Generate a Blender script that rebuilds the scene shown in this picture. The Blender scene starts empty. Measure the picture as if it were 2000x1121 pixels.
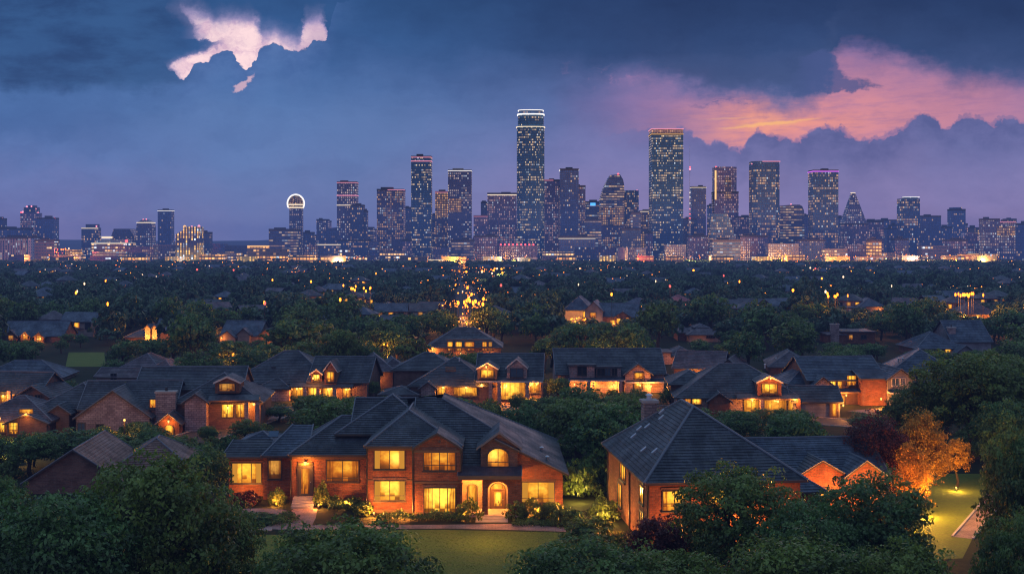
import bpy, math, random
import numpy as np
from mathutils import Vector, Matrix
R_ = math.radians
rng = np.random.default_rng(11)
random.seed(11)
sc = bpy.context.scene
COL = sc.collection
# ---- camera: eye 26 m above the plain, horizontal, lens shifted down -------------------------------------------------
FPX, CX, HY, CH = 2400.0, 1000.0, 468.0, 26.0
def X(px, Y): return (px - CX) * Y / FPX
def Z(py, Y): return CH - (py - HY) * Y / FPX
def GY(py, z=0.0): return (CH - z) * FPX / (py - HY)
def PX(x, y): return CX + FPX * x / y
def PY(z, y): return HY - FPX * (z - CH) / y
cam = bpy.data.cameras.new('camera'); camo = bpy.data.objects.new('camera', cam); COL.objects.link(camo)
camo.location = (0, 0, CH); camo.rotation_euler = (R_(90), 0, 0)
cam.sensor_width = 36; cam.lens = 36 * FPX / 2000; cam.shift_y = -(560.5 - HY) / 2000
cam.clip_start = 1; cam.clip_end = 20000
sc.camera = camo

# ---- nodes -----------------------------------------------------------------------------------------------------------
def lin(c):
    return tuple((v / 12.92 if v <= .04045 else ((v + .055) / 1.055) ** 2.4) for v in [k / 255 for k in c])
class NT:
    def __init__(s, tree): s.t = tree; s.n = tree.nodes; s.l = tree.links
    def new(s, typ, **kw):
        n = s.n.new(typ)
        for k, v in kw.items(): setattr(n, k, v)
        return n
    def put(s, sock, v):
        if isinstance(v, bpy.types.NodeSocket): s.l.new(v, sock)
        elif v is not None:
            if sock.type == 'RGBA' and len(v) == 3: v = (*v, 1)
            sock.default_value = v
    def m(s, op, a, b=None, c=None, clamp=False):
        n = s.new('ShaderNodeMath', operation=op, use_clamp=clamp)
        for i, v in enumerate((a, b, c)):
            if v is not None: s.put(n.inputs[i], v)
        return n.outputs[0]
    def add(s, a, b): return s.m('ADD', a, b)
    def sub(s, a, b): return s.m('SUBTRACT', a, b)
    def mul(s, a, b): return s.m('MULTIPLY', a, b)
    def vm(s, op, a, b=None, scale=None):
        n = s.new('ShaderNodeVectorMath', operation=op)
        s.put(n.inputs[0], a)
        if b is not None: s.put(n.inputs[1], b)
        if scale is not None: s.put(n.inputs['Scale'], scale)
        return n.outputs[0]
    def sep(s, v):
        n = s.new('ShaderNodeSeparateXYZ'); s.put(n.inputs[0], v); return n.outputs
    def comb(s, x=0., y=0., z=0.):
        n = s.new('ShaderNodeCombineXYZ')
        for i, v in enumerate((x, y, z)): s.put(n.inputs[i], v)
        return n.outputs[0]
    def mix(s, f, a, b, mode='MIX'):
        n = s.new('ShaderNodeMix', data_type='RGBA', blend_type=mode)
        s.put(n.inputs[0], f); s.put(n.inputs[6], a); s.put(n.inputs[7], b)
        return n.outputs[2]
    def ss(s, v, lo, hi, a=0., b=1., smooth=True):
        n = s.new('ShaderNodeMapRange'); n.interpolation_type = 'SMOOTHSTEP' if smooth else 'LINEAR'
        n.clamp = True if not smooth else n.clamp
        for i, q in enumerate((v, lo, hi, a, b)): s.put(n.inputs[i], q)
        return n.outputs[0]
    def noise(s, vec=None, scale=5., detail=4., rough=.55, out=0, dim='3D', w=None, dist=0.):
        n = s.new('ShaderNodeTexNoise', noise_dimensions=dim)
        if vec is not None and dim != '1D': s.put(n.inputs['Vector'], vec)
        if w is not None: s.put(n.inputs['W'], w)
        n.inputs['Scale'].default_value = scale; n.inputs['Detail'].default_value = detail
        n.inputs['Roughness'].default_value = rough; n.inputs['Distortion'].default_value = dist
        return n.outputs[out]
    def white(s, vec, w=None):
        n = s.new('ShaderNodeTexWhiteNoise', noise_dimensions='4D' if w is not None else '3D')
        s.put(n.inputs['Vector'], vec)
        if w is not None: s.put(n.inputs['W'], w)
        return n.outputs
    def ramp(s, v, stops, interp='LINEAR'):
        n = s.new('ShaderNodeValToRGB'); r = n.color_ramp; r.interpolation = interp
        while len(r.elements) < len(stops): r.elements.new(.5)
        for e, (p, c) in zip(r.elements, stops):
            e.position = p; e.color = (*c, 1) if len(c) == 3 else c
        s.put(n.inputs[0], v); return n.outputs[0]
    def curve(s, v, pts, handle='AUTO'):
        n = s.new('ShaderNodeFloatCurve'); c = n.mapping.curves[0]
        while len(c.points) < len(pts): c.points.new(.5, .5)
        for p, (x, y) in zip(c.points, pts): p.location = (x, y); p.handle_type = handle
        n.mapping.update(); s.put(n.inputs['Value'], v); return n.outputs[0]
    def bump(s, h, strength=.4, dist=.05):
        n = s.new('ShaderNodeBump'); n.inputs['Strength'].default_value = strength; n.inputs['Distance'].default_value = dist
        s.put(n.inputs['Height'], h); return n.outputs[0]

MATS = {}
def new_mat(name):
    m = bpy.data.materials.new(name); m.use_nodes = True
    t = NT(m.node_tree); t.n.clear()
    out = t.new('ShaderNodeOutputMaterial'); t.out = out
    MATS[name] = m
    return m, t
def pbsdf(t, base, rough=.7, spec=.3, metal=0., normal=None, emis=None, estr=None):
    p = t.new('ShaderNodeBsdfPrincipled')
    t.put(p.inputs['Base Color'], base); t.put(p.inputs['Roughness'], rough)
    t.put(p.inputs['Specular IOR Level'], spec); t.put(p.inputs['Metallic'], metal)
    if normal is not None: t.put(p.inputs['Normal'], normal)
    if emis is not None:
        t.put(p.inputs['Emission Color'], emis); t.put(p.inputs['Emission Strength'], 1. if estr is None else estr)
    t.l.new(p.outputs[0], t.out.inputs[0]); return p
def uv(t): return t.new('ShaderNodeUVMap').outputs[0]
def objrand(t): return t.new('ShaderNodeObjectInfo').outputs['Random']
def plain(name, c, rough=.6, spec=.3, metal=0., var=.25, nscale=3.):
    m, t = new_mat(name)
    co = t.new('ShaderNodeTexCoord').outputs['Object']
    f = t.noise(co, nscale, 5)
    base = t.mix(f, tuple(v * (1 - var) for v in c), tuple(min(1, v * (1 + var)) for v in c))
    pbsdf(t, base, rough, spec, metal); return m
def emit(name, c, strength, sample=False):
    m, t = new_mat(name)
    e = t.new('ShaderNodeEmission'); t.put(e.inputs[0], c); e.inputs[1].default_value = strength
    t.l.new(e.outputs[0], t.out.inputs[0])
    if not sample: m.cycles.emission_sampling = 'NONE'
    return m
def masonry(name, c1, c2, mortar, bw=.46, bh=.15, mort=.02, bump=.5):
    m, t = new_mat(name); u = uv(t)
    b = t.new('ShaderNodeTexBrick'); t.put(b.inputs['Vector'], u)
    b.inputs['Scale'].default_value = 1; b.inputs['Brick Width'].default_value = bw; b.inputs['Row Height'].default_value = bh
    b.inputs['Mortar Size'].default_value = mort; b.inputs['Mortar Smooth'].default_value = .3
    t.put(b.inputs['Color1'], c1); t.put(b.inputs['Color2'], c2); t.put(b.inputs['Mortar'], mortar)
    big = t.noise(u, .6, 5); fine = t.noise(u, 7., 4)
    c = t.mix(t.ss(big, .3, .7, 0., .55), b.outputs[0], (.35, .33, .32), 'MULTIPLY')
    c = t.mix(t.ss(fine, .35, .75, 0., .5), c, (.5, .45, .42), 'MULTIPLY')
    st = t.noise(t.vm('MULTIPLY', u, (1.2, .12, 1)), 2., 4)
    c = t.mix(t.ss(st, .5, .8, 0., .35), c, (.2, .18, .18))
    h = t.add(t.mul(b.outputs[1], -1.), t.mul(fine, .7))
    pbsdf(t, c, .85, .2, normal=t.bump(h, bump, .03)); return m
def roofing(name, c, var=.35, tint=(1, 1, 1)):
    m, t = new_mat(name); u = uv(t)
    b = t.new('ShaderNodeTexBrick'); t.put(b.inputs['Vector'], u)
    b.inputs['Scale'].default_value = 1; b.inputs['Brick Width'].default_value = .42; b.inputs['Row Height'].default_value = .36
    b.inputs['Mortar Size'].default_value = .012
    t.put(b.inputs['Color1'], tuple(v * (1 - var) for v in c)); t.put(b.inputs['Color2'], tuple(v * (1 + var) for v in c))
    t.put(b.inputs['Mortar'], tuple(v * .3 for v in c))
    big = t.noise(u, .35, 6); st = t.noise(t.vm('MULTIPLY', u, (2.5, .25, 1)), 1.6, 4)
    cc = t.mix(t.ss(big, .35, .7, 0., .85), b.outputs[0], (.38, .40, .44), 'MULTIPLY')
    mo = t.noise(u, 1.1, 6); cc = t.mix(t.ss(mo, .56, .74, 0., .5), cc, (c[0] * 1.5, c[1] * 1.35, c[2] * .9))
    cc = t.mix(t.ss(st, .5, .78, 0., .45), cc, tuple(v * 1.7 for v in c))
    cc = t.mix(1., cc, tint, 'MULTIPLY')
    h = t.add(t.mul(b.outputs[1], -1.), t.mul(t.noise(u, 9, 3), .8))
    pbsdf(t, cc, t.ss(big, .3, .7, .42, .7), .4, normal=t.bump(h, .45, .03)); return m

brick_red = masonry('brick_red', (.34, .125, .065), (.20, .075, .045), (.17, .12, .09), .5, .17)
brick_dim = masonry('brick_dim', (.25, .14, .11), (.16, .09, .08), (.17, .14, .12))
stone_grey = masonry('stone_grey', (.52, .39, .37), (.32, .23, .23), (.2, .16, .16), .62, .27, .03, .8)
stone_pink = masonry('stone_pink', (.58, .40, .38), (.40, .26, .26), (.2, .15, .14), .7, .3, .03, .8)
stucco = masonry('stucco', (.36, .28, .24), (.32, .25, .21), (.30, .23, .2), 2., .25, .012, .3)
siding = masonry('siding', (.30, .30, .33), (.27, .27, .30), (.12, .12, .13), 4., .2, .015, .5)
roof_slate = roofing('roof_slate', (.058, .066, .084))
roof_blue = roofing('roof_blue', (.066, .088, .13))
roof_purple = roofing('roof_purple', (.10, .08, .10))
roof_rust = roofing('roof_rust', (.24, .12, .085))
roof_brown = roofing('roof_brown', (.19, .105, .08))
cap_grey = plain('ridge_grey', (.13, .14, .17), .5, .4)
trim_dark = plain('trim_dark', (.05, .045, .045), .5, .4)
trim_light = plain('trim_light', (.5, .48, .47), .5, .3)
trim_wood = plain('trim_wood', (.12, .075, .05), .5, .4)
metal_dark = plain('metal_dark', (.05, .05, .055), .4, .5, .6)
metal_light = plain('metal_light', (.55, .56, .6), .35, .5, .7)
concrete = plain('concrete', (.38, .33, .31), .8, .2)
paving_pink = masonry('paving_pink', (.42, .27, .24), (.36, .23, .21), (.22, .16, .15), .6, .4, .02, .3)
dark_glass = plain('dark_glass', (.02, .025, .035), .08, .7)
blue_glass = plain('blue_glass', (.05, .09, .14), .08, .8)
bark = plain('bark', (.06, .045, .035), .9, .1)

def lit_glass(name, c0, c1, strength, cool=False):
    """a lit room behind glass: soft falloff from a lamp, curtain folds at the sides, furniture shapes low down"""
    m, t = new_mat(name); u = uv(t); r = objrand(t)
    x, y, _ = t.sep(u)
    seed = t.mul(r, 40.)
    lx = t.add(.25, t.mul(t.white(t.comb(seed, 1.3, 0.))[0], .5))
    n = t.new('ShaderNodeVectorMath', operation='LENGTH'); t.put(n.inputs[0], t.vm('SUBTRACT', u, t.comb(lx, .72, 0.)))
    glow = t.ss(n.outputs['Value'], 0., .85, 1.15, .5)
    fold = t.noise(t.comb(t.add(t.mul(x, 9.), seed), t.mul(y, .4), seed), 3., 2)
    edge = t.ss(t.m('ABSOLUTE', t.sub(x, .5)), .26, .36)
    cur = t.mul(edge, t.ss(fold, .3, .7, .1, .68))
    cell = t.comb(t.m('FLOOR', t.mul(x, 6.)), t.m('FLOOR', t.mul(y, 5.)), seed)
    wv = t.white(cell)[0]
    low = t.mul(t.ss(y, .55, .1), t.ss(wv, .45, .55, 0., .72))
    blot = t.noise(t.vm('ADD', t.vm('MULTIPLY', u, (3., 2.5, 1)), t.comb(seed, seed, 0.)), 1.6, 4)
    k = t.mul(glow, t.sub(1., cur)); k = t.mul(k, t.sub(1., low)); k = t.mul(k, t.ss(blot, .3, .7, .74, 1.1))
    k = t.mul(k, t.add(.55, t.mul(t.white(t.comb(seed, 7., 3.))[0], .68)))
    c = t.mix(t.ss(k, .25, 1.), c0, c1)
    pbsdf(t, (.02, .02, .02), .12, .5, emis=c, estr=t.mul(k, strength)); return m
lit_warm = lit_glass('lit_warm', (1., .23, .01), (1., .47, .033), 1.3)
lit_hot = lit_glass('lit_hot', (1., .31, .014), (1., .56, .05), 1.65)
lit_dim = lit_glass('lit_dim', (.8, .22, .02), (1., .42, .06), .6)
curtain_mat = emit('curtain_glow', (1., .42, .05), .62, True)  # room light shining through the cloth is put in as emission
lamp_amber = emit('lamp_amber', (1., .5, .12), 3.)
lamp_white = emit('lamp_white', (1., .82, .6), 8.)

# ---- mesh builder ----------------------------------------------------------------------------------------------------
class MB:
    def __init__(s): s.v = []; s.f = []; s.m = []; s.uv = []
    def poly(s, pts, m=0, uv=None):
        i = len(s.v); s.v += [tuple(p) for p in pts]; s.f.append(tuple(range(i, i + len(pts)))); s.m.append(m); s.uv.append(uv)
    def box(s, x0, x1, y0, y1, z0, z1, m=0, top=True, bottom=True):
        a = [(x0, y0, z0), (x1, y0, z0), (x1, y1, z0), (x0, y1, z0), (x0, y0, z1), (x1, y0, z1), (x1, y1, z1), (x0, y1, z1)]
        q = [(0, 1, 5, 4), (1, 2, 6, 5), (2, 3, 7, 6), (3, 0, 4, 7)]
        if top: q.append((4, 5, 6, 7))
        if bottom: q.append((3, 2, 1, 0))
        for k in q: s.poly([a[j] for j in k], m)
    def obox(s, o, ax, ay, az, m=0):
        o = Vector(o); ax, ay, az = Vector(ax), Vector(ay), Vector(az)
        a = [o + ax * i + ay * j + az * k for k in (0, 1) for j in (0, 1) for i in (0, 1)]
        for q in ((0, 2, 3, 1), (4, 5, 7, 6), (0, 1, 5, 4), (2, 6, 7, 3), (0, 4, 6, 2), (1, 3, 7, 5)): s.poly([a[j] for j in q], m)
    def prism(s, ring, z0, z1, m=0, top=True, ring2=None):
        r2 = ring2 or ring; n = len(ring)
        for i in range(n):
            j = (i + 1) % n
            s.poly([(*ring[i], z0), (*ring[j], z0), (*r2[j], z1), (*r2[i], z1)], m)
        if top: s.poly([(*p, z1) for p in r2], m)
    def tube(s, p, q, r0, r1=None, n=8, m=0, caps=True):
        p, q = Vector(p), Vector(q); r1 = r0 if r1 is None else r1
        d = (q - p).normalized(); a = d.orthogonal().normalized(); b = d.cross(a)
        A = [p + (a * math.cos(6.2832 * k / n) + b * math.sin(6.2832 * k / n)) * r0 for k in range(n)]
        B = [q + (a * math.cos(6.2832 * k / n) + b * math.sin(6.2832 * k / n)) * r1 for k in range(n)]
        for k in range(n): s.poly([A[k], A[(k + 1) % n], B[(k + 1) % n], B[k]], m)
        if caps: s.poly(A[::-1], m); s.poly(B, m)
    def ball(s, c, r, n=10, m=0, sz=1., half=False):
        c = Vector(c); k0 = n // 4 if half else 0
        rows = [(math.pi * (k / (n // 2) - .5)) for k in range(k0, n // 2 + 1)]
        pt = lambda a, k: c + Vector((math.cos(a) * math.cos(6.2832 * k / n) * r, math.cos(a) * math.sin(6.2832 * k / n) * r, math.sin(a) * r * sz))
        for a, b in zip(rows, rows[1:]):
            for k in range(n):
                q = [pt(a, k), pt(a, k + 1), pt(b, k + 1), pt(b, k)]
                if abs(a + math.pi / 2) < 1e-4: q = q[1:]
                elif abs(b - math.pi / 2) < 1e-4: q = q[:3]
                s.poly(q, m)
    def build(s, name, mats, parent=None, org=None):
        me = bpy.data.meshes.new(name)
        o3 = Vector(org) if org is not None else (Vector(parent['_o']) if parent is not None and '_o' in parent else None)
        V = np.array(s.v, dtype=np.float32).reshape(-1, 3)
        if o3 is not None: V = V - np.array(o3, dtype=np.float32)
        me.from_pydata(V.tolist(), [], s.f)
        for mm in (mats if isinstance(mats, (list, tuple)) else [mats]): me.materials.append(mm)
        if len(me.materials) > 1: me.polygons.foreach_set('material_index', s.m)
        ul = me.uv_layers.new(name='UVMap'); data = []
        for f, u_ in zip(s.f, s.uv):
            if u_ is not None: data += [c for p in u_ for c in p]; continue
            P = [Vector(s.v[i]) for i in f]
            n = Vector((0, 0, 0))
            for i in range(len(P)):
                a, b = P[i], P[(i + 1) % len(P)]
                n += Vector(((a.y - b.y) * (a.z + b.z), (a.z - b.z) * (a.x + b.x), (a.x - b.x) * (a.y + b.y)))
            if n.length < 1e-9: n = Vector((0, 0, 1))
            n.normalize()
            if abs(n.z) > .97: data += [c for p in P for c in (p.x, p.y)]
            else:
                t = Vector((0, 0, 1)).cross(n).normalized(); b = n.cross(t)
                data += [c for p in P for c in (p.dot(t), p.dot(b))]
        ul.data.foreach_set('uv', data)
        me.update()
        o = bpy.data.objects.new(name, me); COL.objects.link(o)
        if parent is not None: o.parent = parent
        elif o3 is not None: o.location = o3
        return o
def tag(o, label=None, cat=None, group=None, kind=None):
    if label: o['label'] = label
    if cat: o['category'] = cat
    if group: o['group'] = group
    o['kind'] = kind or 'thing'
    return o
def thing(name, label, cat, loc=(0, 0, 0), rz=0., group=None):
    o = bpy.data.objects.new(name, None); COL.objects.link(o); o.location = loc; o.rotation_euler = (0, 0, rz)
    o.empty_display_size = .5
    o['_o'] = tuple(float(v) for v in loc)
    return tag(o, label, cat, group)
def structure(o): o['kind'] = 'structure'; return o
def copy_tree(o, parent=None):
    c = o.copy(); COL.objects.link(c)
    if parent is not None: c.parent = parent
    for ch in list(o.children): copy_tree(ch, c)
    return c
GLOW = 9.0
def light(parent, loc, watts, col=(1., .30, .035), r=.25, name='glow', spot=None, aim=None):
    l = bpy.data.lights.new(name, 'SPOT' if spot else 'POINT'); l.energy = watts * GLOW; l.color = col; l.shadow_soft_size = r
    o = bpy.data.objects.new(name, l); COL.objects.link(o)
    loc = Vector(loc)
    if spot:
        l.spot_size = R_(spot); l.spot_blend = .7
        o.rotation_euler = (Vector(aim) - loc).to_track_quat('-Z', 'Y').to_euler()
    if parent is not None:
        o.parent = parent; loc = loc - Vector(parent['_o'])
    o.location = loc
    return o
# ---- world: dusk sky with broken cloud, laid out by direction ----------------------------------------------------------
world = bpy.data.worlds.new('World'); sc.world = world; world.use_nodes = True
w = NT(world.node_tree); w.n.clear()
wout = w.new('ShaderNodeOutputWorld')
gen = w.new('ShaderNodeTexCoord').outputs['Generated']
dx, dy, dz = w.sep(gen)
ay = w.m('MAXIMUM', w.m('ABSOLUTE', dy), .12)
S0 = w.add(1., w.mul(w.m('DIVIDE', dx, ay), 2.4))        # azimuth coordinate, 0..2 over the view
T0 = w.sub(.468, w.mul(w.m('DIVIDE', dz, ay), 2.4))      # elevation coordinate, .468 is the horizon, smaller is higher
pos = w.comb(S0, T0, 0.)
nA = w.noise(pos, 5., 6, .6, out=1); nA = w.vm('SUBTRACT', nA, (.5, .5, .5))
nB = w.noise(pos, 38., 5, .6, out=1); nB = w.vm('SUBTRACT', nB, (.5, .5, .5))
nC = w.noise(w.comb(w.mul(S0, .35), T0, 3.), 16., 6, .6, out=1); nC = w.vm('SUBTRACT', nC, (.5, .5, .5))
def warp(a, b, c):
    v = w.vm('ADD', pos, w.vm('SCALE', nA, scale=a)); v = w.vm('ADD', v, w.vm('SCALE', nB, scale=b))
    v = w.vm('ADD', v, w.vm('SCALE', nC, scale=c)); x, y, _ = w.sep(v); return x, y
s1, t1 = warp(.12, .008, .06)      # soft layers
s2, t2 = warp(.004, .012, .002)      # crisp cumulus edges
s3, t3 = warp(.05, .035, .09)      # torn streaks
half_s = lambda s: w.m('MULTIPLY', s, .5, clamp=True)
C = lambda *c: lin(c)
# base gradient, left and right
left = w.ramp(t1, [(0., C(38, 78, 130)), (.08, C(46, 88, 144)), (.2, C(74, 108, 166)), (.3, C(90, 114, 172)), (.4, C(112, 115, 170)), (.468, C(136, 122, 168))])
right = w.ramp(t1, [(0., C(29, 52, 96)), (.1, C(40, 65, 113)), (.2, C(80, 94, 148)), (.3, C(114, 110, 164)), (.4, C(138, 122, 172)), (.468, C(152, 126, 168))])
sky = w.mix(w.ss(s1, .45, 1.35), left, right)
mott_ = w.noise(w.comb(w.mul(S0, .6), w.mul(T0, 1.6), 13.), 9., 6, .62)
# wide slow brightness change
big = w.noise(w.comb(w.mul(S0, .5), T0, 9.), 5., 6, .6)
sky = w.mix(w.ss(big, .32, .68, .42, 0.), sky, (.5, .54, .62), 'MULTIPLY')
# dark shelf on the left, and a second fainter one below it
shelf = w.mul(w.ss(t1, .185, .15), w.ss(s1, .42, .30)); sky = w.mix(w.mul(shelf, .85), sky, w.mix(w.ss(mott_, .35, .65), C(30, 58, 104), C(44, 80, 130)))
sh2 = w.mul(w.mul(w.ss(t1, .285, .24), w.ss(t1, .17, .22)), w.ss(s1, .3, .02)); sky = w.mix(w.mul(sh2, .55), sky, C(54, 86, 142))
# lighter veil in the middle left
veil = w.mul(w.ss(t1, .12, .24), w.ss(w.m('ABSOLUTE', w.sub(s1, .62)), .55, .1)); sky = w.mix(w.mul(veil, .4), sky, C(88, 116, 166))
# billowing cauliflower bumps for the cumulus outlines
def billow(scale, k):
    v = w.new('ShaderNodeTexVoronoi', voronoi_dimensions='2D', feature='SMOOTH_F1'); w.put(v.inputs['Vector'], w.vm('ADD', w.comb(S0, w.mul(T0, 1.15), 0.), w.vm('SCALE', nB, scale=.03)))
    v.inputs['Scale'].default_value = scale; v.inputs['Smoothness'].default_value = .25
    return w.mul(w.sub(v.outputs['Distance'], .42), k)
puff = w.add(w.add(billow(20., .017), billow(52., .010)), billow(130., .005))
# pink clearing on the right
def sub(v, a, b): return w.m('DIVIDE', w.sub(v, a), b - a, clamp=True)
cv = lambda v, a, b, pts, h='AUTO': w.curve(sub(v, a, b), [((x - a) / (b - a), y) for x, y in pts], h)
Ub = cv(s3, 1.0, 2.0, [(1.0, .16), (1.12, .162), (1.24, .145), (1.3, .165), (1.36, .185), (1.45, .188), (1.52, .2), (1.58, .182), (1.612, .168), (1.632, .11), (1.66, .075), (1.72, .092), (1.80, .112), (1.86, .134), (1.92, .145), (2.0, .147)])
Lb = cv(s2, 1.2, 2.0, [(1.2, .262), (1.28, .256), (1.34, .257), (1.40, .281), (1.45, .288), (1.475, .255), (1.50, .268), (1.53, .272), (1.56, .270), (1.60, .254), (1.645, .252), (1.67, .268), (1.73, .270), (1.77, .246), (1.795, .228), (1.825, .229), (1.85, .244), (1.875, .232), (1.905, .230), (1.935, .240), (1.96, .234), (2.0, .235)])
Lbp = w.add(Lb, puff)
hz = w.ss(s1, 1.14, 1.5)
up = w.ss(w.sub(t3, Ub), -.018, .055); lo = w.ss(w.sub(Lbp, t2), -.003, .006)
pink = w.mul(w.mul(up, lo), hz)
dd = w.vm('MULTIPLY', w.vm('SUBTRACT', w.comb(s3, w.add(t3, w.mul(w.sub(s3, 1.5), .03)), 0.), (1.5, .247, 0.)), (1., 5., 0.))
ln = w.new('ShaderNodeVectorMath', operation='LENGTH'); w.put(ln.inputs[0], dd)
pcol = w.ramp(ln.outputs['Value'], [(0., C(250, 154, 118)), (.09, C(240, 142, 126)), (.22, C(220, 132, 140)), (.42, C(194, 122, 148)), (.62, C(150, 108, 152)), (.75, C(112, 94, 148))])
strk = w.noise(w.comb(w.mul(S0, .16), w.add(T0, w.mul(S0, .06)), 5.), 90., 5, .65)
pcol = w.mix(w.ss(strk, .42, .7, 0., .5), pcol, C(160, 108, 150))
sky = w.mix(w.mul(pink, .88), sky, pcol)
# thin bright streaks
for cx_, cy_, sl_, ln_, th_, am_c in ((1.5, .2425, .085, .09, .0055, .8), (1.44, .249, .07, .05, .003, .5), (1.56, .236, .09, .06, .003, .45), (1.42, .232, .05, .06, .003, .3)):
    sx, sy = w.sub(S0, cx_), w.add(w.sub(T0, cy_), w.mul(w.sub(S0, cx_), sl_))
    stk = w.mul(w.ss(w.m('ABSOLUTE', w.add(sy, w.mul(w.sep(nB)[1], .008))), th_, .0004), w.ss(w.m('ABSOLUTE', sx), ln_, .01))
    sky = w.mix(w.mul(stk, am_c), sky, C(250, 176, 104))
# lilac haze left of the clearing
lil = w.mul(w.ss(w.m('ABSOLUTE', w.sub(s1, 1.28)), .22, .02), w.ss(w.m('ABSOLUTE', w.sub(t3, .215)), .09, .0)); sky = w.mix(w.mul(lil, .42), sky, C(150, 110, 162))
lw = w.noise(w.comb(w.mul(s3, .6), w.add(t3, w.mul(s3, .25)), 11.), 26., 5, .6)
lm_ = w.mul(w.ss(lw, .52, .68), w.mul(w.ss(w.m('ABSOLUTE', w.sub(s1, 1.22)), .16, .02), w.ss(w.m('ABSOLUTE', w.sub(t1, .16)), .04, .0))); sky = w.mix(w.mul(lm_, .55), sky, C(170, 116, 160))
# cumulus bank under the clearing: body shade fades downward
under = w.sub(t2, Lbp)
body = w.mul(w.mul(w.ss(under, -.001, .003), w.ss(under, .085, .012)), w.ss(s1, 1.22, 1.46))
lump = w.add(w.mul(w.noise(w.comb(s2, w.mul(t2, 1.6), 2.), 20., 5, .6), .8), w.mul(puff, -5.))
sky = w.mix(w.mul(body, .66), sky, w.mix(w.ss(lump, .25, .62), C(76, 80, 134), C(104, 100, 154)))
low2 = w.mul(w.ss(w.sub(t3, .312), -.012, .004), w.ss(w.sub(t3, .312), .02, .004)); low2 = w.mul(low2, w.ss(w.m('ABSOLUTE', w.sub(s1, 1.62)), .15, .05)); sky = w.mix(w.mul(low2, .3), sky, C(84, 88, 142))
rim = w.mul(w.mul(w.ss(under, -.0025, .0003), w.ss(under, .0045, .0012)), w.ss(s1, 1.35, 1.5)); sky = w.mix(w.mul(rim, .35), sky, C(190, 118, 150))
# dark torn cloud above the clearing, with a tongue reaching right
dk = w.mul(w.ss(w.sub(Ub, t3), -.012, .035), w.ss(w.sub(Ub, t3), .13, .03)); dk = w.mul(dk, w.ss(s1, 1.2, 1.36))
dk = w.mul(dk, w.ss(s1, 1.66, 1.62, .35, 1.))
sky = w.mix(w.mul(dk, .72), sky, C(50, 68, 112))
tt = cv(s3, 1.5, 1.8, [(1.5, .17), (1.58, .12), (1.62, .105), (1.64, .132), (1.66, .152), (1.69, .160), (1.72, .170), (1.74, .19), (1.8, .2)]); tb = cv(s3, 1.5, 1.8, [(1.5, .2), (1.55, .19), (1.6, .178), (1.65, .175), (1.69, .176), (1.72, .175), (1.74, .17), (1.8, .1)])
tng = w.mul(w.ss(w.sub(t4_ := t3, tt), -.004, .012), w.ss(w.sub(tb, t3), -.003, .006)); tng = w.mul(tng, w.ss(s1, 1.50, 1.60)); sky = w.mix(w.mul(tng, .85), sky, C(62, 76, 128))
fr = w.noise(w.comb(w.mul(s3, .5), w.mul(t3, 1.3), 7.), 30., 6, .65)
frm = w.mul(w.ss(fr, .53, .64), w.mul(w.ss(w.m('ABSOLUTE', w.sub(t3, .21)), .03, .004), w.ss(w.m('ABSOLUTE', w.sub(s1, 1.4)), .17, .03)))
sky = w.mix(w.mul(frm, .7), sky, C(92, 86, 138))
# the bright break, upper left
s4, t4 = warp(.006, .034, .02)
Bu = cv(s4, .3, .7, [(.3, .3), (.318, .16), (.33, .0), (.348, .010), (.375, .015), (.40, .022), (.415, .034), (.44, .032), (.4925, .029), (.503, .046), (.511, .062), (.5375, .06), (.565, .074), (.583, .077), (.591, .068), (.596, .040), (.602, .032), (.63, .027), (.640, .050), (.642, .085), (.65, .3), (.7, .3)], 'VECTOR')
Bl = cv(s2, .3, .7, [(.3, .10), (.325, .135), (.345, .150), (.36, .160), (.3725, .136), (.38, .126), (.40, .117), (.4225, .104), (.44, .098), (.4525, .104), (.465, .126), (.48, .136), (.50, .117), (.505, .101), (.522, .092), (.54, .093), (.55, .088), (.565, .097), (.585, .100), (.60, .099), (.6125, .08), (.637, .075), (.645, .05), (.66, .0), (.7, .0)], 'VECTOR')
Lf = cv(t4, 0., .2, [(0., .355), (.013, .347), (.03, .362), (.05, .379), (.07, .383), (.0765, .386), (.081, .416), (.087, .418), (.095, .40), (.105, .38), (.117, .35), (.134, .325), (.16, .356), (.2, .4)], 'VECTOR')
Blp = w.add(Bl, w.mul(puff, .75))
wide = w.mul(w.mul(w.ss(w.sub(t4, Bu), -.03, .02), w.ss(w.sub(Blp, t2), -.001, .004)), w.ss(w.sub(s4, Lf), -.03, .02))
sky = w.mix(w.mul(wide, .4), sky, C(150, 138, 184))
inB = w.mul(w.ss(w.sub(t4, Bu), -.008, .022), w.ss(w.sub(Blp, t2), -.001, .0025))
inB = w.mul(inB, w.ss(w.sub(s4, Lf), -.004, .012))
wob = w.noise(w.comb(s4, w.mul(t4, 1.5), 1.), 24., 6, .7)
bcol = w.mix(w.ss(wob, .38, .72), C(250, 208, 212), C(206, 162, 190))
bcol = w.mix(w.ss(s2, .55, .62, 0., .5), bcol, C(164, 132, 174))
bcol = w.mix(w.ss(w.sub(t4, Bu), .004, .034, .85, 0.), bcol, C(138, 126, 178))
bcol = w.mix(w.ss(w.sub(s4, Lf), .004, .022, .7, 0.), bcol, C(150, 132, 178))
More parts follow.
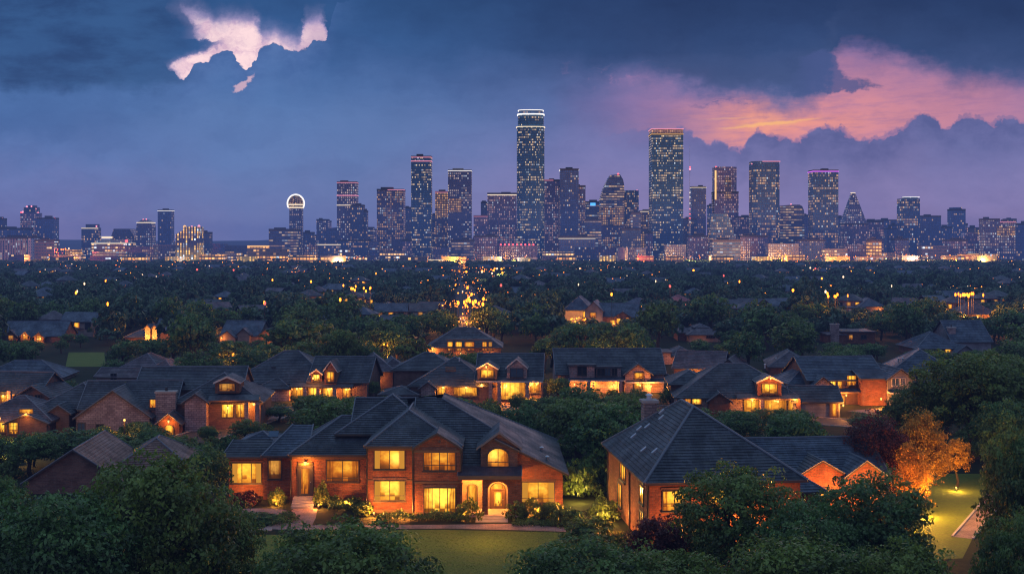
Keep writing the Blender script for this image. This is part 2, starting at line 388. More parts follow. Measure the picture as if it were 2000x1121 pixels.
# cumulus below the break
bu2 = w.sub(t2, Blp)
bod = w.mul(w.mul(w.ss(bu2, -.001, .002), w.ss(bu2, .10, .0)), w.mul(w.ss(s1, .33, .38), w.ss(s1, .74, .56)))
l2 = w.add(w.mul(w.noise(w.comb(s2, w.mul(t2, 1.4), 4.), 18., 5, .6), .8), w.mul(puff, -5.))
sky = w.mix(w.mul(bod, .7), sky, w.mix(w.ss(l2, .22, .62), C(58, 88, 146), C(84, 112, 168)))
sky = w.mix(inB, sky, bcol)
b2 = w.vm('MULTIPLY', w.vm('SUBTRACT', w.comb(w.add(s4, w.mul(w.sub(t4, .165), .9)), w.add(t4, puff), 0.), (.474, .166, 0.)), (85., 52., 0.))
b2n = w.new('ShaderNodeVectorMath', operation='LENGTH'); w.put(b2n.inputs[0], b2)
sky = w.mix(w.mul(w.ss(b2n.outputs['Value'], 1.05, .55), .7), sky, C(226, 176, 190))
# soft streaks and mottling through the whole deck
mot = w.noise(w.comb(w.mul(s3, .45), t3, 21.), 14., 6, .62)
sky = w.mix(w.ss(mot, .38, .72, 0., .3), sky, (.6, .64, .74), 'MULTIPLY')
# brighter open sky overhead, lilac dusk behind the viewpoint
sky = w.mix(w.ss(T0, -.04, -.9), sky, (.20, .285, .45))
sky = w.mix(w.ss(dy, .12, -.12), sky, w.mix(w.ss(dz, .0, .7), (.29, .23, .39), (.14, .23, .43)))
sky = w.mix(1., sky, (.95, 1.03, 1.0), 'MULTIPLY')
hsv = w.new('ShaderNodeHueSaturation'); hsv.inputs['Saturation'].default_value = .97; w.put(hsv.inputs['Color'], sky); sky = hsv.outputs[0]
# ground side of the sphere
sky = w.mix(w.ss(dz, -.002, -.03), sky, (.012, .014, .02))
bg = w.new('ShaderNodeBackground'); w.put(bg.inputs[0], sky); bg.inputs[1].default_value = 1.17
nis = w.new('ShaderNodeTexSky', sky_type='NISHITA', sun_disc=False)
nis.sun_elevation = R_(-4.0); nis.sun_rotation = R_(14); nis.altitude = 100
bg2 = w.new('ShaderNodeBackground'); w.put(bg2.inputs[0], nis.outputs[0]); bg2.inputs[1].default_value = .05
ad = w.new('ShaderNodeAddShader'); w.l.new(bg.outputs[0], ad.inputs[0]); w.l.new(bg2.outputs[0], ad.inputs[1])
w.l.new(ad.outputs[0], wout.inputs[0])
world.cycles.sampling_method = 'MANUAL'; world.cycles.sample_map_resolution = 512
# the sun has just set behind the pink clearing: a faint, wide, rosy afterglow
sl = bpy.data.lights.new('sun', 'SUN'); sl.energy = .12; sl.angle = R_(25); sl.color = (1., .62, .6)
so = bpy.data.objects.new('sun', sl); COL.objects.link(so)
so.rotation_euler = (Vector((0, 0, 0)) - Vector((.23, 1, .28))).to_track_quat('-Z', 'Y').to_euler()
# evening haze lying on the plain (absorbs and glows; reaches from behind the viewpoint to the hills)
hm, ht = new_mat('evening_haze')
ab = ht.new('ShaderNodeVolumeAbsorption'); ht.put(ab.inputs[0], (.0, .0, .0)); ab.inputs[1].default_value = HAZE = .00020
em = ht.new('ShaderNodeEmission'); ht.put(em.inputs[0], lin((76, 96, 160))); em.inputs[1].default_value = HAZE
ash = ht.new('ShaderNodeAddShader'); ht.l.new(ab.outputs[0], ash.inputs[0]); ht.l.new(em.outputs[0], ash.inputs[1])
ht.l.new(ash.outputs[0], ht.out.inputs['Volume'])
hb = MB(); hb.box(-7000, 7000, -60, 3400, -3, 60)
ho = hb.build('haze', hm); tag(ho, 'thin violet evening haze lying over the whole plain', 'haze', kind='stuff')
# ---- foliage -----------------------------------------------------------------------------------------------------------
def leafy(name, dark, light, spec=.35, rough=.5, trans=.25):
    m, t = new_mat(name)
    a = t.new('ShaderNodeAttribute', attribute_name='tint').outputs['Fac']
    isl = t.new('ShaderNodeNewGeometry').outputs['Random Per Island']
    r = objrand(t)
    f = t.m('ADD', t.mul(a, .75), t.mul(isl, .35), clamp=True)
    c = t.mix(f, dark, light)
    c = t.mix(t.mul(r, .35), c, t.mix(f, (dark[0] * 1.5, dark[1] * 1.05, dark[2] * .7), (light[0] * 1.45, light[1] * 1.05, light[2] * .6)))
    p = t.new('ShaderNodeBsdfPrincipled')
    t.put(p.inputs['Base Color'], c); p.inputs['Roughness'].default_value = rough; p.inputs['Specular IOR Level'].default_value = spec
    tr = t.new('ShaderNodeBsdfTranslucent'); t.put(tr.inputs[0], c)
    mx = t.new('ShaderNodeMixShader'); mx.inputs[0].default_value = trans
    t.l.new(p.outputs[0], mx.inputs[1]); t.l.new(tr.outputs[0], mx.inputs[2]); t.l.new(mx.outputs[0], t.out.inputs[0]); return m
leaf_green = leafy('leaf_green', (.014, .036, .012), (.165, .31, .075), .5, .4, .4)
leaf_olive = leafy('leaf_olive', (.026, .045, .010), (.21, .33, .065), .5, .4, .4)
leaf_far = leafy('leaf_far', (.012, .03, .02), (.095, .19, .09), .5, .4, .35)
leaf_maroon = leafy('leaf_maroon', (.035, .010, .012), (.17, .045, .04))
leaf_amber = leafy('leaf_amber', (.20, .095, .010), (.72, .38, .045))

def leaves(centres, normals, size, g, flat=.55, tint=None):
    """rhombic leaves: N centres and outward normals -> verts (4N,3), tint per vert"""
    n = len(centres)
    nr = normals + g.normal(0, .75, (n, 3)); nr /= np.linalg.norm(nr, axis=1)[:, None] + 1e-9
    t = np.cross(nr, g.normal(0, 1, (n, 3))); t /= np.linalg.norm(t, axis=1)[:, None] + 1e-9
    b = np.cross(nr, t)
    s = size * g.uniform(.6, 1.35, n)[:, None]
    V = np.stack([centres - t * s, centres + b * s * flat - t * s * .1, centres + t * s, centres - b * s * flat - t * s * .1], 1)
    return V.reshape(-1, 3), np.repeat(tint if tint is not None else np.zeros(n), 4)
def quad_mesh(name, V, tint, mats):
    me = bpy.data.meshes.new(name); n = len(V) // 4
    me.vertices.add(len(V)); me.vertices.foreach_set('co', V.astype(np.float32).ravel())
    me.loops.add(len(V)); me.loops.foreach_set('vertex_index', np.arange(len(V), dtype=np.int32))
    me.polygons.add(n); me.polygons.foreach_set('loop_start', np.arange(0, len(V), 4, dtype=np.int32))
    at = me.attributes.new('tint', 'FLOAT', 'POINT'); at.data.foreach_set('value', tint.astype(np.float32))
    for m in mats: me.materials.append(m)
    me.update(calc_edges=True); return me
def crown_arrays(seed, nclump, nleaf, leaf, shape=(1, 1, .82), lobes=6, lobe=.28, fill=.35, base=-.75, cone=0.):
    """unit crown (radius about 1, centre at origin): lobed envelope filled with leaf clumps, gaps between them"""
    g = np.random.default_rng(seed)
    ld = g.normal(0, 1, (lobes, 3)); ld /= np.linalg.norm(ld, axis=1)[:, None]
    d = g.normal(0, 1, (nclump * 2, 3)); d /= np.linalg.norm(d, axis=1)[:, None]
    d = d[d[:, 2] > base][:nclump]
    env = .74 + lobe * np.max(np.clip((d @ ld.T - .45) / .55, 0, 1), axis=1) + g.normal(0, .10, len(d))
    rad = env * np.where(g.random(len(d)) < fill, g.uniform(.35, .8, len(d)), g.uniform(.84, 1.03, len(d)))
    c = d * rad[:, None]
    if cone: c[:, :2] *= (1 - cone * np.clip(c[:, 2:3], -.6, 1)) * .85
    c *= np.array(shape)
    cr = g.uniform(.10, .24, len(d))
    ct = np.clip(.2 + .32 * c[:, 2] / shape[2] + g.normal(0, .27, len(d)), 0, 1)  # light from above put into the tint: clumps paler towards the crown top
    k = np.repeat(np.arange(len(d)), nleaf)
    o = g.normal(0, 1, (len(k), 3)); o /= np.linalg.norm(o, axis=1)[:, None]
    o[:, 2] = np.abs(o[:, 2]) * np.where(g.random(len(k)) < .75, 1, -1)
    pos = c[k] + o * (cr[k] * g.uniform(.5, 1.1, len(k)) ** .6)[:, None] * np.array([1.1, 1.1, .8])
    tint = np.clip(ct[k] + .3 * o[:, 2] * .7 + g.normal(0, .1, len(k)), 0, 1)  # upper leaves of each clump tinted paler too, like top light
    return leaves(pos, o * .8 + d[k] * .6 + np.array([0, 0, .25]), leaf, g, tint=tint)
def limbs_mesh(name, seed, height, r0, crown_c, crown_r, nl=7):
    g = random.Random(seed); mb = MB()
    p = Vector((0, 0, -.3)); q = Vector((g.uniform(-.2, .2), g.uniform(-.2, .2), height * .55))
    mid = p.lerp(q, .5) + Vector((g.uniform(-.15, .15), g.uniform(-.15, .15), 0))
    mb.tube(p, mid, r0 * 1.25, r0, 8); mb.tube(mid, q, r0, r0 * .7, 8)
    for k in range(nl):
        a = 6.2832 * k / nl + g.uniform(-.4, .4); s = mid.lerp(q, g.uniform(.35, 1.))
        e = Vector((math.cos(a) * crown_r * .6, math.sin(a) * crown_r * .6, crown_c + crown_r * g.uniform(-.1, .55)))
        m2 = s.lerp(e, .5) + Vector((0, 0, g.uniform(.1, .4)))
        mb.tube(s, m2, r0 * .5, r0 * .32, 6); mb.tube(m2, e, r0 * .32, r0 * .1, 5)
        e2 = m2 + Vector((g.uniform(-1, 1), g.uniform(-1, 1), .9)) * crown_r * .4
        mb.tube(m2, e2, r0 * .25, r0 * .08, 5)
    o = mb.build(name, bark); me = o.data; bpy.data.objects.remove(o); return me
class Kind:
    """a tree mesh pair of unit size: crown radius 1 around z=1.35, trunk from 0"""
    def __init__(s, seed, nclump, nleaf, leaf, mat, **kw):
        V, t = crown_arrays(seed, nclump, nleaf, leaf, **kw); zs = kw.get('shape', (1, 1, .82))[2]
        s.c0 = .55 + zs * .92
        V[:, 2] += s.c0
        s.top = float(np.quantile(V[:, 2], .997)); s.w = float(np.quantile(np.abs(V[:, 0]), .985))
        s.crown = quad_mesh('crown', V, t, [mat]); s.trunk = limbs_mesh('trunk', seed, s.c0 + .15, .085, s.c0, .85)
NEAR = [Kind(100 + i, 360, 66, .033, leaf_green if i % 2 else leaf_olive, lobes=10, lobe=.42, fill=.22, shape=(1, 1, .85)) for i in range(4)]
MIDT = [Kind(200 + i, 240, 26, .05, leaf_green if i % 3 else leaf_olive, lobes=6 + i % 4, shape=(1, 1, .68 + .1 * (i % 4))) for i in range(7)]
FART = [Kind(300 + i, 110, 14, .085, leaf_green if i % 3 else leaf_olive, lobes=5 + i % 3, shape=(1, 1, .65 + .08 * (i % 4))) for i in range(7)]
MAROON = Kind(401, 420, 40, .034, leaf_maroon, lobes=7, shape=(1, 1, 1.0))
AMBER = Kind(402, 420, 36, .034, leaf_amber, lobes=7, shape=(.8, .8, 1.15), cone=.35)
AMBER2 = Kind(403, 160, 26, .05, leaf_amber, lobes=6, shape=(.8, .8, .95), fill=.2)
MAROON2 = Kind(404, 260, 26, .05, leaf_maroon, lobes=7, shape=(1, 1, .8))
TREES = []
def tree(kind, x, y, top, rad, label=None, group=None, rz=None, cat='tree', name='broadleaf_tree'):
    o = thing(name, label, cat, (x, y, 0), random.uniform(0, 6.28) if rz is None else rz, group)
    rt = rad / kind.w; zt = top / kind.top
    for nm, me in (('trunk', kind.trunk), ('crown', kind.crown)):
        c = bpy.data.objects.new(nm, me); COL.objects.link(c); c.parent = o
    o.scale = (rt, rt, zt)
    TREES.append(o); return o
# shrubs: low clump of leaves on the ground
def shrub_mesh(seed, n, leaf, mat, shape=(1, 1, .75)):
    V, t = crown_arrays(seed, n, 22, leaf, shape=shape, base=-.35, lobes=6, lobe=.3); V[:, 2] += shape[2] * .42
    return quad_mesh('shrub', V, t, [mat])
SHRUB = [shrub_mesh(500 + i, 90, .075, [leaf_green, leaf_olive, leaf_olive, leaf_maroon][i]) for i in range(4)]
def shrub(k, x, y, r, h, label, group=None, z=0, name='shrub', cat='shrub'):
    o = bpy.data.objects.new(name, SHRUB[k]); COL.objects.link(o); o.location = (x, y, z)
    o.scale = (r, r, h / 1.05); o.rotation_euler = (0, 0, random.uniform(0, 6.28))
    return tag(o, label, cat, group)
def hedge(x0, x1, y, d, h, label, mat=None, leaf=.09, n=None):
    g = np.random.default_rng(int(abs(x0 * 7 + y)) + 5); L = x1 - x0; n = n or int(L * 260)
    P = np.stack([g.uniform(x0, x1, n), y + g.uniform(-d / 2, d / 2, n), np.zeros(n)], 1)
    hh = h * (.8 + .2 * np.sin(P[:, 0] * 1.7 + y) + .12 * np.sin(P[:, 0] * 4.1))
    P[:, 2] = hh * g.uniform(.05, 1., n) ** .6
    N = np.stack([g.normal(0, .3, n), np.sign(P[:, 1] - y) * .6, P[:, 2] / h], 1)
    V, t = leaves(P, N, leaf, g, tint=np.clip(P[:, 2] / h * .6 + g.normal(0, .2, n), 0, 1))  # top light put into the tint: leaves paler higher up
    V[:, 0] -= (x0 + x1) / 2; V[:, 1] -= y
    o = bpy.data.objects.new('hedge', quad_mesh('hedge', V, t, [mat or leaf_green])); COL.objects.link(o); o.location = ((x0 + x1) / 2, y, 0)
    return tag(o, label, 'hedge')
# ---- house kit ---------------------------------------------------------------------------------------------------------
def clip(poly, k, v, keep_above):
    out = []
    for i in range(len(poly)):
        a, b = poly[i], poly[(i + 1) % len(poly)]
        ina, inb = (a[k] >= v) == keep_above, (b[k] >= v) == keep_above
        if ina: out.append(a)
        if ina != inb:
            f = (v - a[k]) / (b[k] - a[k]); out.append(tuple(a[j] + (b[j] - a[j]) * f for j in range(2)))
    return out
def courses(mb, pts, step=.36, lift=.05):
    P = [Vector(p) for p in pts]; n = (P[1] - P[0]).cross(P[2] - P[0]).normalized()
    if n.z < 0: n = -n; P = P[::-1]
    b = (Vector((0, 0, 1)) - n * n.z).normalized(); a = b.cross(n)
    O = P[0]; q = [((p - O).dot(a), (p - O).dot(b)) for p in P]
    lo, hi = min(c[1] for c in q), max(c[1] for c in q); k = lo
    while k < hi - .02:
        s = clip(clip(q, 1, k, True), 1, k + step, False)
        if len(s) >= 3:
            h = lambda c: lift * (k + step - c[1]) / step + .004
            mb.poly([O + a * c[0] + b * c[1] + n * h(c) for c in s], 0)
            e = [c for c in s if abs(c[1] - k) < 1e-6]
            if len(e) >= 2:
                e = sorted(e)[::len(e) - 1]
                mb.poly([O + a * e[0][0] + b * e[0][1], O + a * e[1][0] + b * e[1][1], O + a * e[1][0] + b * e[1][1] + n * (lift + .004), O + a * e[0][0] + b * e[0][1] + n * (lift + .004)], 0)
        k += step
def hip(x0, x1, y0, y1, z, pitch, oh=.5):
    x0 -= oh; x1 += oh; y0 -= oh; y1 += oh; z -= oh * pitch; w, d = x1 - x0, y1 - y0
    A, B, C_, D = (x0, y0, z), (x1, y0, z), (x1, y1, z), (x0, y1, z)
    if w >= d:
        h = d / 2 * pitch; E, F = (x0 + d / 2, y0 + d / 2, z + h), (x1 - d / 2, y0 + d / 2, z + h)
        return [[A, B, F, E], [B, C_, F], [C_, D, E, F], [D, A, E]]
    h = w / 2 * pitch; E, F = (x0 + w / 2, y0 + w / 2, z + h), (x0 + w / 2, y1 - w / 2, z + h)
    return [[A, B, E], [B, C_, F, E], [C_, D, F], [D, A, E, F]]
def gab(x0, x1, y0, y1, z, pitch, oh=.4, axis='x'):
    if axis == 'x':
        zr = z + (y1 - y0) / 2 * pitch; ym = (y0 + y1) / 2; x0 -= oh; x1 += oh; ze = z - oh * pitch
        return [[(x0, y0 - oh, ze), (x1, y0 - oh, ze), (x1, ym, zr), (x0, ym, zr)], [(x1, y1 + oh, ze), (x0, y1 + oh, ze), (x0, ym, zr), (x1, ym, zr)]]
    zr = z + (x1 - x0) / 2 * pitch; xm = (x0 + x1) / 2; y0 -= oh; y1 += oh; ze = z - oh * pitch
    return [[(x1 + oh, y0, ze), (x1 + oh, y1, ze), (xm, y1, zr), (xm, y0, zr)], [(x0 - oh, y1, ze), (x0 - oh, y0, ze), (xm, y0, zr), (xm, y1, zr)]]
def roof(root, polys, mat, step=None, name='roof', caps=True, thick=.16, cap_r=.1, fascia=None, lift=.05):
    mb = MB(); edges = {}
    for p in polys:
        if step: courses(mb, p, step, lift)
        else: mb.poly(p)
        mb.poly([(a[0], a[1], a[2] - thick) for a in p][::-1], 1)
        for i in range(len(p)):
            a, b = tuple(round(c, 2) for c in p[i]), tuple(round(c, 2) for c in p[(i + 1) % len(p)])
            edges.setdefault(tuple(sorted((a, b))), []).append((p[i], p[(i + 1) % len(p)]))
    caps_ = []
    for k, v in edges.items():
        a, b = v[0]
        if len(v) == 1:
            lo, ha = (0, 0, -thick), (0, 0, .045)
            A, B = Vector(a), Vector(b)
            d = (B - A).normalized(); o = Vector((d.y, -d.x, 0)) * .02
            mb.poly([A + Vector(lo) + o, B + Vector(lo) + o, B + Vector(ha) + o, A + Vector(ha) + o], 1)
            if abs(a[2] - b[2]) > .3 and step: caps_.append((A + Vector((0, 0, .05)), B + Vector((0, 0, .05)), cap_r * .7))
        elif max(a[2], b[2]) > min(q[2] for p in polys for q in p) + .2:
            caps_.append((Vector(a) + Vector((0, 0, .03)), Vector(b) + Vector((0, 0, .03)), cap_r))
    r = mb.build(name, [mat, fascia or trim_dark], root)
    if caps:
        for A, B, rr in caps_:
            cp = MB(); cp.tube(A, B, rr, n=6); cp.build('ridge_cap', cap_grey, r, org=root['_o'])
    return r
def frame_axes(n):
    n = Vector(n).normalized(); return Vector((0, 0, 1)).cross(n), Vector((0, 0, 1)), n
def window(root, c, w, h, n=(0, -1, 0), glass=None, cols=2, low=0., arch=0., frame=None, fw=.09, name='window', sill=True, rows=0, curtains=False, casing=None):
    """frame mesh with mullions, a pane sub-part set back in it; c is the centre on the wall plane"""
    r, u, n = frame_axes(n); c = Vector(c); L = lambda a, b, o=0.: c + r * a + u * b + n * o
    f = MB(); bar = lambda a0, a1, b0, b1, d=.08: f.obox(L(a0, b0, .004), r * (a1 - a0), n * d, u * (b1 - b0))
    hw, hh = w / 2, h / 2; top = hh - arch
    bar(-hw - fw, -hw, -hh - fw, top); bar(hw, hw + fw, -hh - fw, top); bar(-hw, hw, -hh - fw, -hh)
    P = [(-hw, -hh), (hw, -hh), (hw, top)]
    if arch:
        N = 10; k = [(hw * math.cos(math.pi * i / N), top + arch * math.sin(math.pi * i / N)) for i in range(N + 1)]
        for (a0, b0), (a1, b1) in zip(k, k[1:]):
            s = (hw + fw) / hw; q = (top + (b0 - top) * (1 + fw / arch), top + (b1 - top) * (1 + fw / arch))
            for o in (.084,): f.poly([L(a0, b0, o), L(a0 * s, q[0], o), L(a1 * s, q[1], o), L(a1, b1, o)])
            f.poly([L(a0, b0, .004), L(a1, b1, .004), L(a1, b1, .084), L(a0, b0, .084)])
            f.poly([L(a0 * s, q[0], .004), L(a0 * s, q[0], .084), L(a1 * s, q[1], .084), L(a1 * s, q[1], .004)])
        P += k[1:-1]; P.append((-hw, top))
    else:
        bar(-hw, hw, hh, hh + fw); P.append((-hw, top))
        if arch == 0: bar(-hw - fw, -hw, top, hh + fw); bar(hw, hw + fw, top, hh + fw)
    for i in range(1, cols):
        x = -hw + w * i / cols; bar(x - fw * .4, x + fw * .4, -hh, hh - .02, .07)
    if low: bar(-hw, hw, -hh + low - .03, -hh + low + .03, .06)
    for i in range(1, rows):
        z = -hh + (top + hh) * i / rows; bar(-hw, hw, z - .025, z + .025, .06)
    if sill: f.obox(L(-hw - fw - .06, -hh - fw - .1, .004), r * (w + 2 * fw + .12), n * .16, u * .1, 0)
    if casing is not None:
        f.obox(L(-hw - fw - .1, hh + fw + .002, .006), r * (w + 2 * fw + .2), n * .05, u * .22, 1)
    fo = f.build(name, [frame or trim_dark] + ([casing] if casing else []), root)
    g = MB(); g.poly([L(a, b, .022) for a, b in P], 0, [((a + hw) / w, (b + hh) / h) for a, b in P])
    g.build('pane', glass or lit_warm, fo, org=root['_o'])
    if curtains:
        for sd in (-1, 1):
            k = MB(); wd = w * .17; N = 8
            xs = [sd * (hw - wd * i / N) for i in range(N + 1)]
            for i in range(N):
                o0, o1 = .035 + .012 * (i % 2), .035 + .012 * ((i + 1) % 2)
                k.poly([L(xs[i], -hh + .02, o0), L(xs[i + 1], -hh + .02, o1), L(xs[i + 1] - sd * .03, top, o1), L(xs[i] - 0, top, o0)])
            k.build('curtain', curtain_mat, fo, org=root['_o'])
    return fo
def door(root, c, w, h, n=(0, -1, 0), mat=None, glass=None, arch=0.):
    r, u, n = frame_axes(n); c = Vector(c); L = lambda a, b, o=0.: c + r * a + u * b + n * o
    d = MB(); d.obox(L(-w / 2, 0, .004), r * w, n * .06, u * h)
    for a in (-w / 2 - .1, w / 2): d.obox(L(a, 0, .006), r * .1, n * .1, u * (h + .1), 0)
    d.obox(L(-w / 2, h, .006), r * w, n * .1, u * .1, 0)
    o = d.build('door', mat or trim_wood, root)
    if glass: 
        g = MB(); g.poly([L(-w * .3, .25, .068), L(w * .3, .25, .068), L(w * .3, h - .2, .068), L(-w * .3, h - .2, .068)], 0, [(0, 0), (1, 0), (1, 1), (0, 1)]); g.build('pane', glass, o, org=root['_o'])
    k = MB(); k.ball(L(w * .38, h * .48, .1), .045); k.build('handle', metal_light, o, org=root['_o'])
    return o
def lantern(root, p, watts=25., name='wall_lamp', r=.13, col=(1., .31, .04), off=(0, -.35, -.05)):
    p = Vector(p); m = MB(); m.tube(p + Vector((0, .12, .2)), p + Vector((0, 0, .2)), .03, n=6); m.tube(p + Vector((0, 0, .15)), p + Vector((0, 0, .24)), r * 1.1, r * .3, 8)
    o = m.build(name, metal_dark, root)
    g = MB(); g.tube(p + Vector((0, 0, -.18)), p + Vector((0, 0, .15)), r * .6, r * .95, 8); g.build('glass', lamp_amber, o, org=root['_o'])
    if watts: light(root, p + Vector(off), watts, col)
    return o
HOUSES = []   # (px0, px1, py_top, py_base, Y, short name) for planting and for telling neighbours apart
FOOT = []     # footprints that trees keep out of
def house(short, label, Y, blocks, wall, rmat, rz=0., dormers=(), wins=(), chim=(), lamps=(), cols=(), name='brick_house', cat='house', step=None, slabs=(), group=None, doors=(), vents=()):
    """blocks (kind, px0, px1, py_eave, depth, pitch, dy): pixel columns and eave lines of the photograph turned into metres at distance Y"""
    a, b = min(k[1] for k in blocks), max(k[2] for k in blocks); cx = X((a + b) / 2, Y)
    root = thing(name, label, cat, (cx, Y, 0), 0, group)
    wm = MB(); e = 0.
    tops = []; polys_all = []
    for (kind, p0, p1, pe, dep, pitch, dy, *mt) in blocks:
        e += .004
        x0, x1, z, y0 = X(p0, Y), X(p1, Y), Z(pe, Y), Y + dy + e; y1 = y0 + dep; mi = mt[0] if mt else 0
        wm.box(x0, x1, y0, y1, -.3, z, mi, top=False, bottom=False)
        if kind == 'hip': polys = hip(x0, x1, y0, y1, z, pitch)
        elif kind == 'gx':
            polys = gab(x0, x1, y0, y1, z, pitch, axis='x'); zr = z + dep / 2 * pitch - .02
            for xx in (x0, x1): wm.poly([(xx, y0, z), (xx, y1, z), (xx, (y0 + y1) / 2, zr)], mi)
        elif kind == 'gy':
            polys = gab(x0, x1, y0, y1, z, pitch, axis='y'); zr = z + (x1 - x0) / 2 * pitch - .02
            for yy in (y0, y1): wm.poly([(x0, yy, z), (x1, yy, z), ((x0 + x1) / 2, yy, zr)], mi)
        else:
            polys = None; mb = MB(); mb.box(x0 - .3, x1 + .3, y0 - .3, y1 + .3, z, z + .3); mb.build('flat_roof', [rmat, trim_light][0], root)
        if polys: roof(root, polys, rmat, step, cap_r=.09); tops.append(max(q[2] for p in polys for q in p))
        else: tops.append(z)
        FOOT.append((x0 - 1, x1 + 1, y0 - 1.5, y1 + 1))
    wl = wm.build('wall', wall if isinstance(wall, list) else [wall], root)
    for (p0, p1, pe, pa, pb, dy, gl, *mt) in dormers:
        x0, x1, y0 = X(p0, Y), X(p1, Y), Y + dy; z0, z1, za = Z(pb, Y), Z(pe, Y), Z(pa, Y)
        d = MB(); d.box(x0, x1, y0, y0 + 4.5, z0, z1, 0, top=False, bottom=False); xm = (x0 + x1) / 2
        d.poly([(x0, y0, z1), (x1, y0, z1), (xm, y0, za - .02)])
        do = d.build('dormer', mt[0] if mt else (wall[0] if isinstance(wall, list) else wall), root)
        r = MB(); sub = gab(x0, x1, y0, y0 + 4.5, z1, (za - z1) / ((x1 - x0) / 2), .22, 'y')
        for p in sub:
            r.poly(p); r.poly([(q[0], q[1], q[2] - .12) for q in p][::-1], 1)
        for p in sub:   # barge board along the front edge
            fr = sorted([q for q in p], key=lambda q: q[1])[:2]; A, B = Vector(fr[0]), Vector(fr[1])
            r.poly([A + Vector((0, -.01, -.2)), B + Vector((0, -.01, -.2)), B + Vector((0, -.01, .05)), A + Vector((0, -.01, .05))], 1)
        r.build('dormer_roof', [rmat, trim_light], do, org=root['_o'])
        if gl is not None:
            wh = (z1 - z0) * .62; window(root, (xm, y0, z0 + (z1 - z0) * .52), (x1 - x0) * .62, wh, glass=gl, cols=2, sill=True, frame=trim_dark)
    for (p0, p1, q0, q1, gl, dy, *kw) in wins:
        window(root, ((X(p0, Y) + X(p1, Y)) / 2, Y + dy, (Z(q0, Y) + Z(q1, Y)) / 2), X(p1, Y) - X(p0, Y), Z(q0, Y) - Z(q1, Y), glass=gl, **({'cols': 2} | (kw[0] if kw else {})))
    for (p, q, dy, *k) in doors: door(root, (X(p, Y), Y + dy, 0), 1.1, 2.2, mat=k[0] if k else None, glass=lit_warm)
    for (p0, p1, pt, dy) in chim:
        x0, x1 = X(p0, Y), X(p1, Y); c = MB(); zt = Z(pt, Y)
        c.box(x0, x1, Y + dy, Y + dy + 1.2, 0, zt - .25); c.box(x0 - .12, x1 + .12, Y + dy - .12, Y + dy + 1.32, zt - .25, zt, 1)
        co = c.build('chimney', [stone_grey, concrete], root)
        k = MB(); k.tube(((x0 + x1) / 2, Y + dy + .6, zt), ((x0 + x1) / 2, Y + dy + .6, zt + .5), .18, .15, 8); k.build('chimney_pot', metal_dark, co, org=root['_o'])
    for (p0, p1, q, dy, dep, *mt) in slabs:      # porch roofs / canopies
        z = Z(q, Y); s = MB(); x0, x1 = X(p0, Y), X(p1, Y)
        s.poly([(x0, Y + dy - dep, z), (x1, Y + dy - dep, z), (x1, Y + dy, z + dep * .35), (x0, Y + dy, z + dep * .35)])
        s.poly([(x1, Y + dy - dep, z - .2), (x0, Y + dy - dep, z - .2), (x0, Y + dy, z - .2), (x1, Y + dy, z - .2)], 1)
        s.poly([(x0, Y + dy - dep, z - .2), (x1, Y + dy - dep, z - .2), (x1, Y + dy - dep, z), (x0, Y + dy - dep, z)], 1)
        for xx in (x0, x1): s.poly([(xx, Y + dy - dep, z - .2), (xx, Y + dy, z - .2), (xx, Y + dy, z + dep * .35), (xx, Y + dy - dep, z)], 1)
        s.build('porch_roof', [rmat, trim_light if not mt else mt[0]], root)
    for (p, q, dy, *k) in cols:
        x, z = X(p, Y), Z(q, Y); s = MB(); h = .28
        s.box(x - h, x + h, Y + dy - h, Y + dy + h, -.1, z); s.box(x - h - .08, x + h + .08, Y + dy - h - .08, Y + dy + h + .08, -.1, .35)
        s.build('porch_column', k[0] if k else stone_grey, root)
    for (p, q, dy, wt, *k) in lamps: lantern(root, (X(p, Y), Y + dy, Z(q, Y)), wt * .6)
    for (p, q, dy) in vents:
        x, z = X(p, Y), Z(q, Y); s = MB(); s.tube((x, Y + dy, z - .6), (x, Y + dy, z), .12, n=8); s.tube((x, Y + dy, z), (x, Y + dy, z + .08), .2, .1, 8); s.build('roof_vent', metal_light, root)
    root.rotation_euler[2] = R_(rz)
    HOUSES.append((a, b, PY(max(tops), Y), PY(0, Y), Y, short))
    return root
# ---- the large lit brick house in front --------------------------------------------------------------------------------
YF = 116.0
fh = thing('brick_house', 'large red brick house with all windows lit and an arched porch, front centre', 'house', (X(760, 118), 118, 0))
bw = lambda p, Y: X(p, Y)
w_ = MB()
YA, YB, YL, YW, YR, YP = 117.0, 115.9, 121.0, 124.6, 118.0, 115.6
zA = Z(874, YA)
w_.box(X(717.5, YA), X(807, YA) + .3, YA, 128, -.3, zA, top=False, bottom=False)                 # block A
xb0, xb1 = X(807, YB), X(901, YB); zB = Z(876, YB); xbm = (xb0 + xb1) / 2; zBa = Z(846, YB)
w_.box(xb0, xb1, YB, 127, -.3, zB, top=False, bottom=False)                                        # bay B with a segment gable
arc = [(xb0, YB, zB)] + [(xb0 + (xb1 - xb0) * k / 12, YB, zB + (zBa - zB) * (1 - abs(k - 6) / 6) ** .92) for k in range(1, 12)] + [(xb1, YB, zB)]
w_.poly(arc[::-1])
xl0, xl1 = X(567, YL), X(717, YL); zL = Z(891, YL)
w_.box(xl0, xl1 + .5, YL, 133, -.3, zL, top=False, bottom=False)                                   # left block
xs0 = X(514, YW - 1.6); zS = Z(893, YW - 1.6)
w_.box(xs0, xl0 + .2, YW - 1.6, 133, -.3, zS, top=False, bottom=False)                             # link
xw0, xw1 = X(447, YW), X(520, YW); zW = Z(895, YW)
w_.box(xw0, xw1, YW, 132, -.3, zW, top=False, bottom=False)                                        # garden room
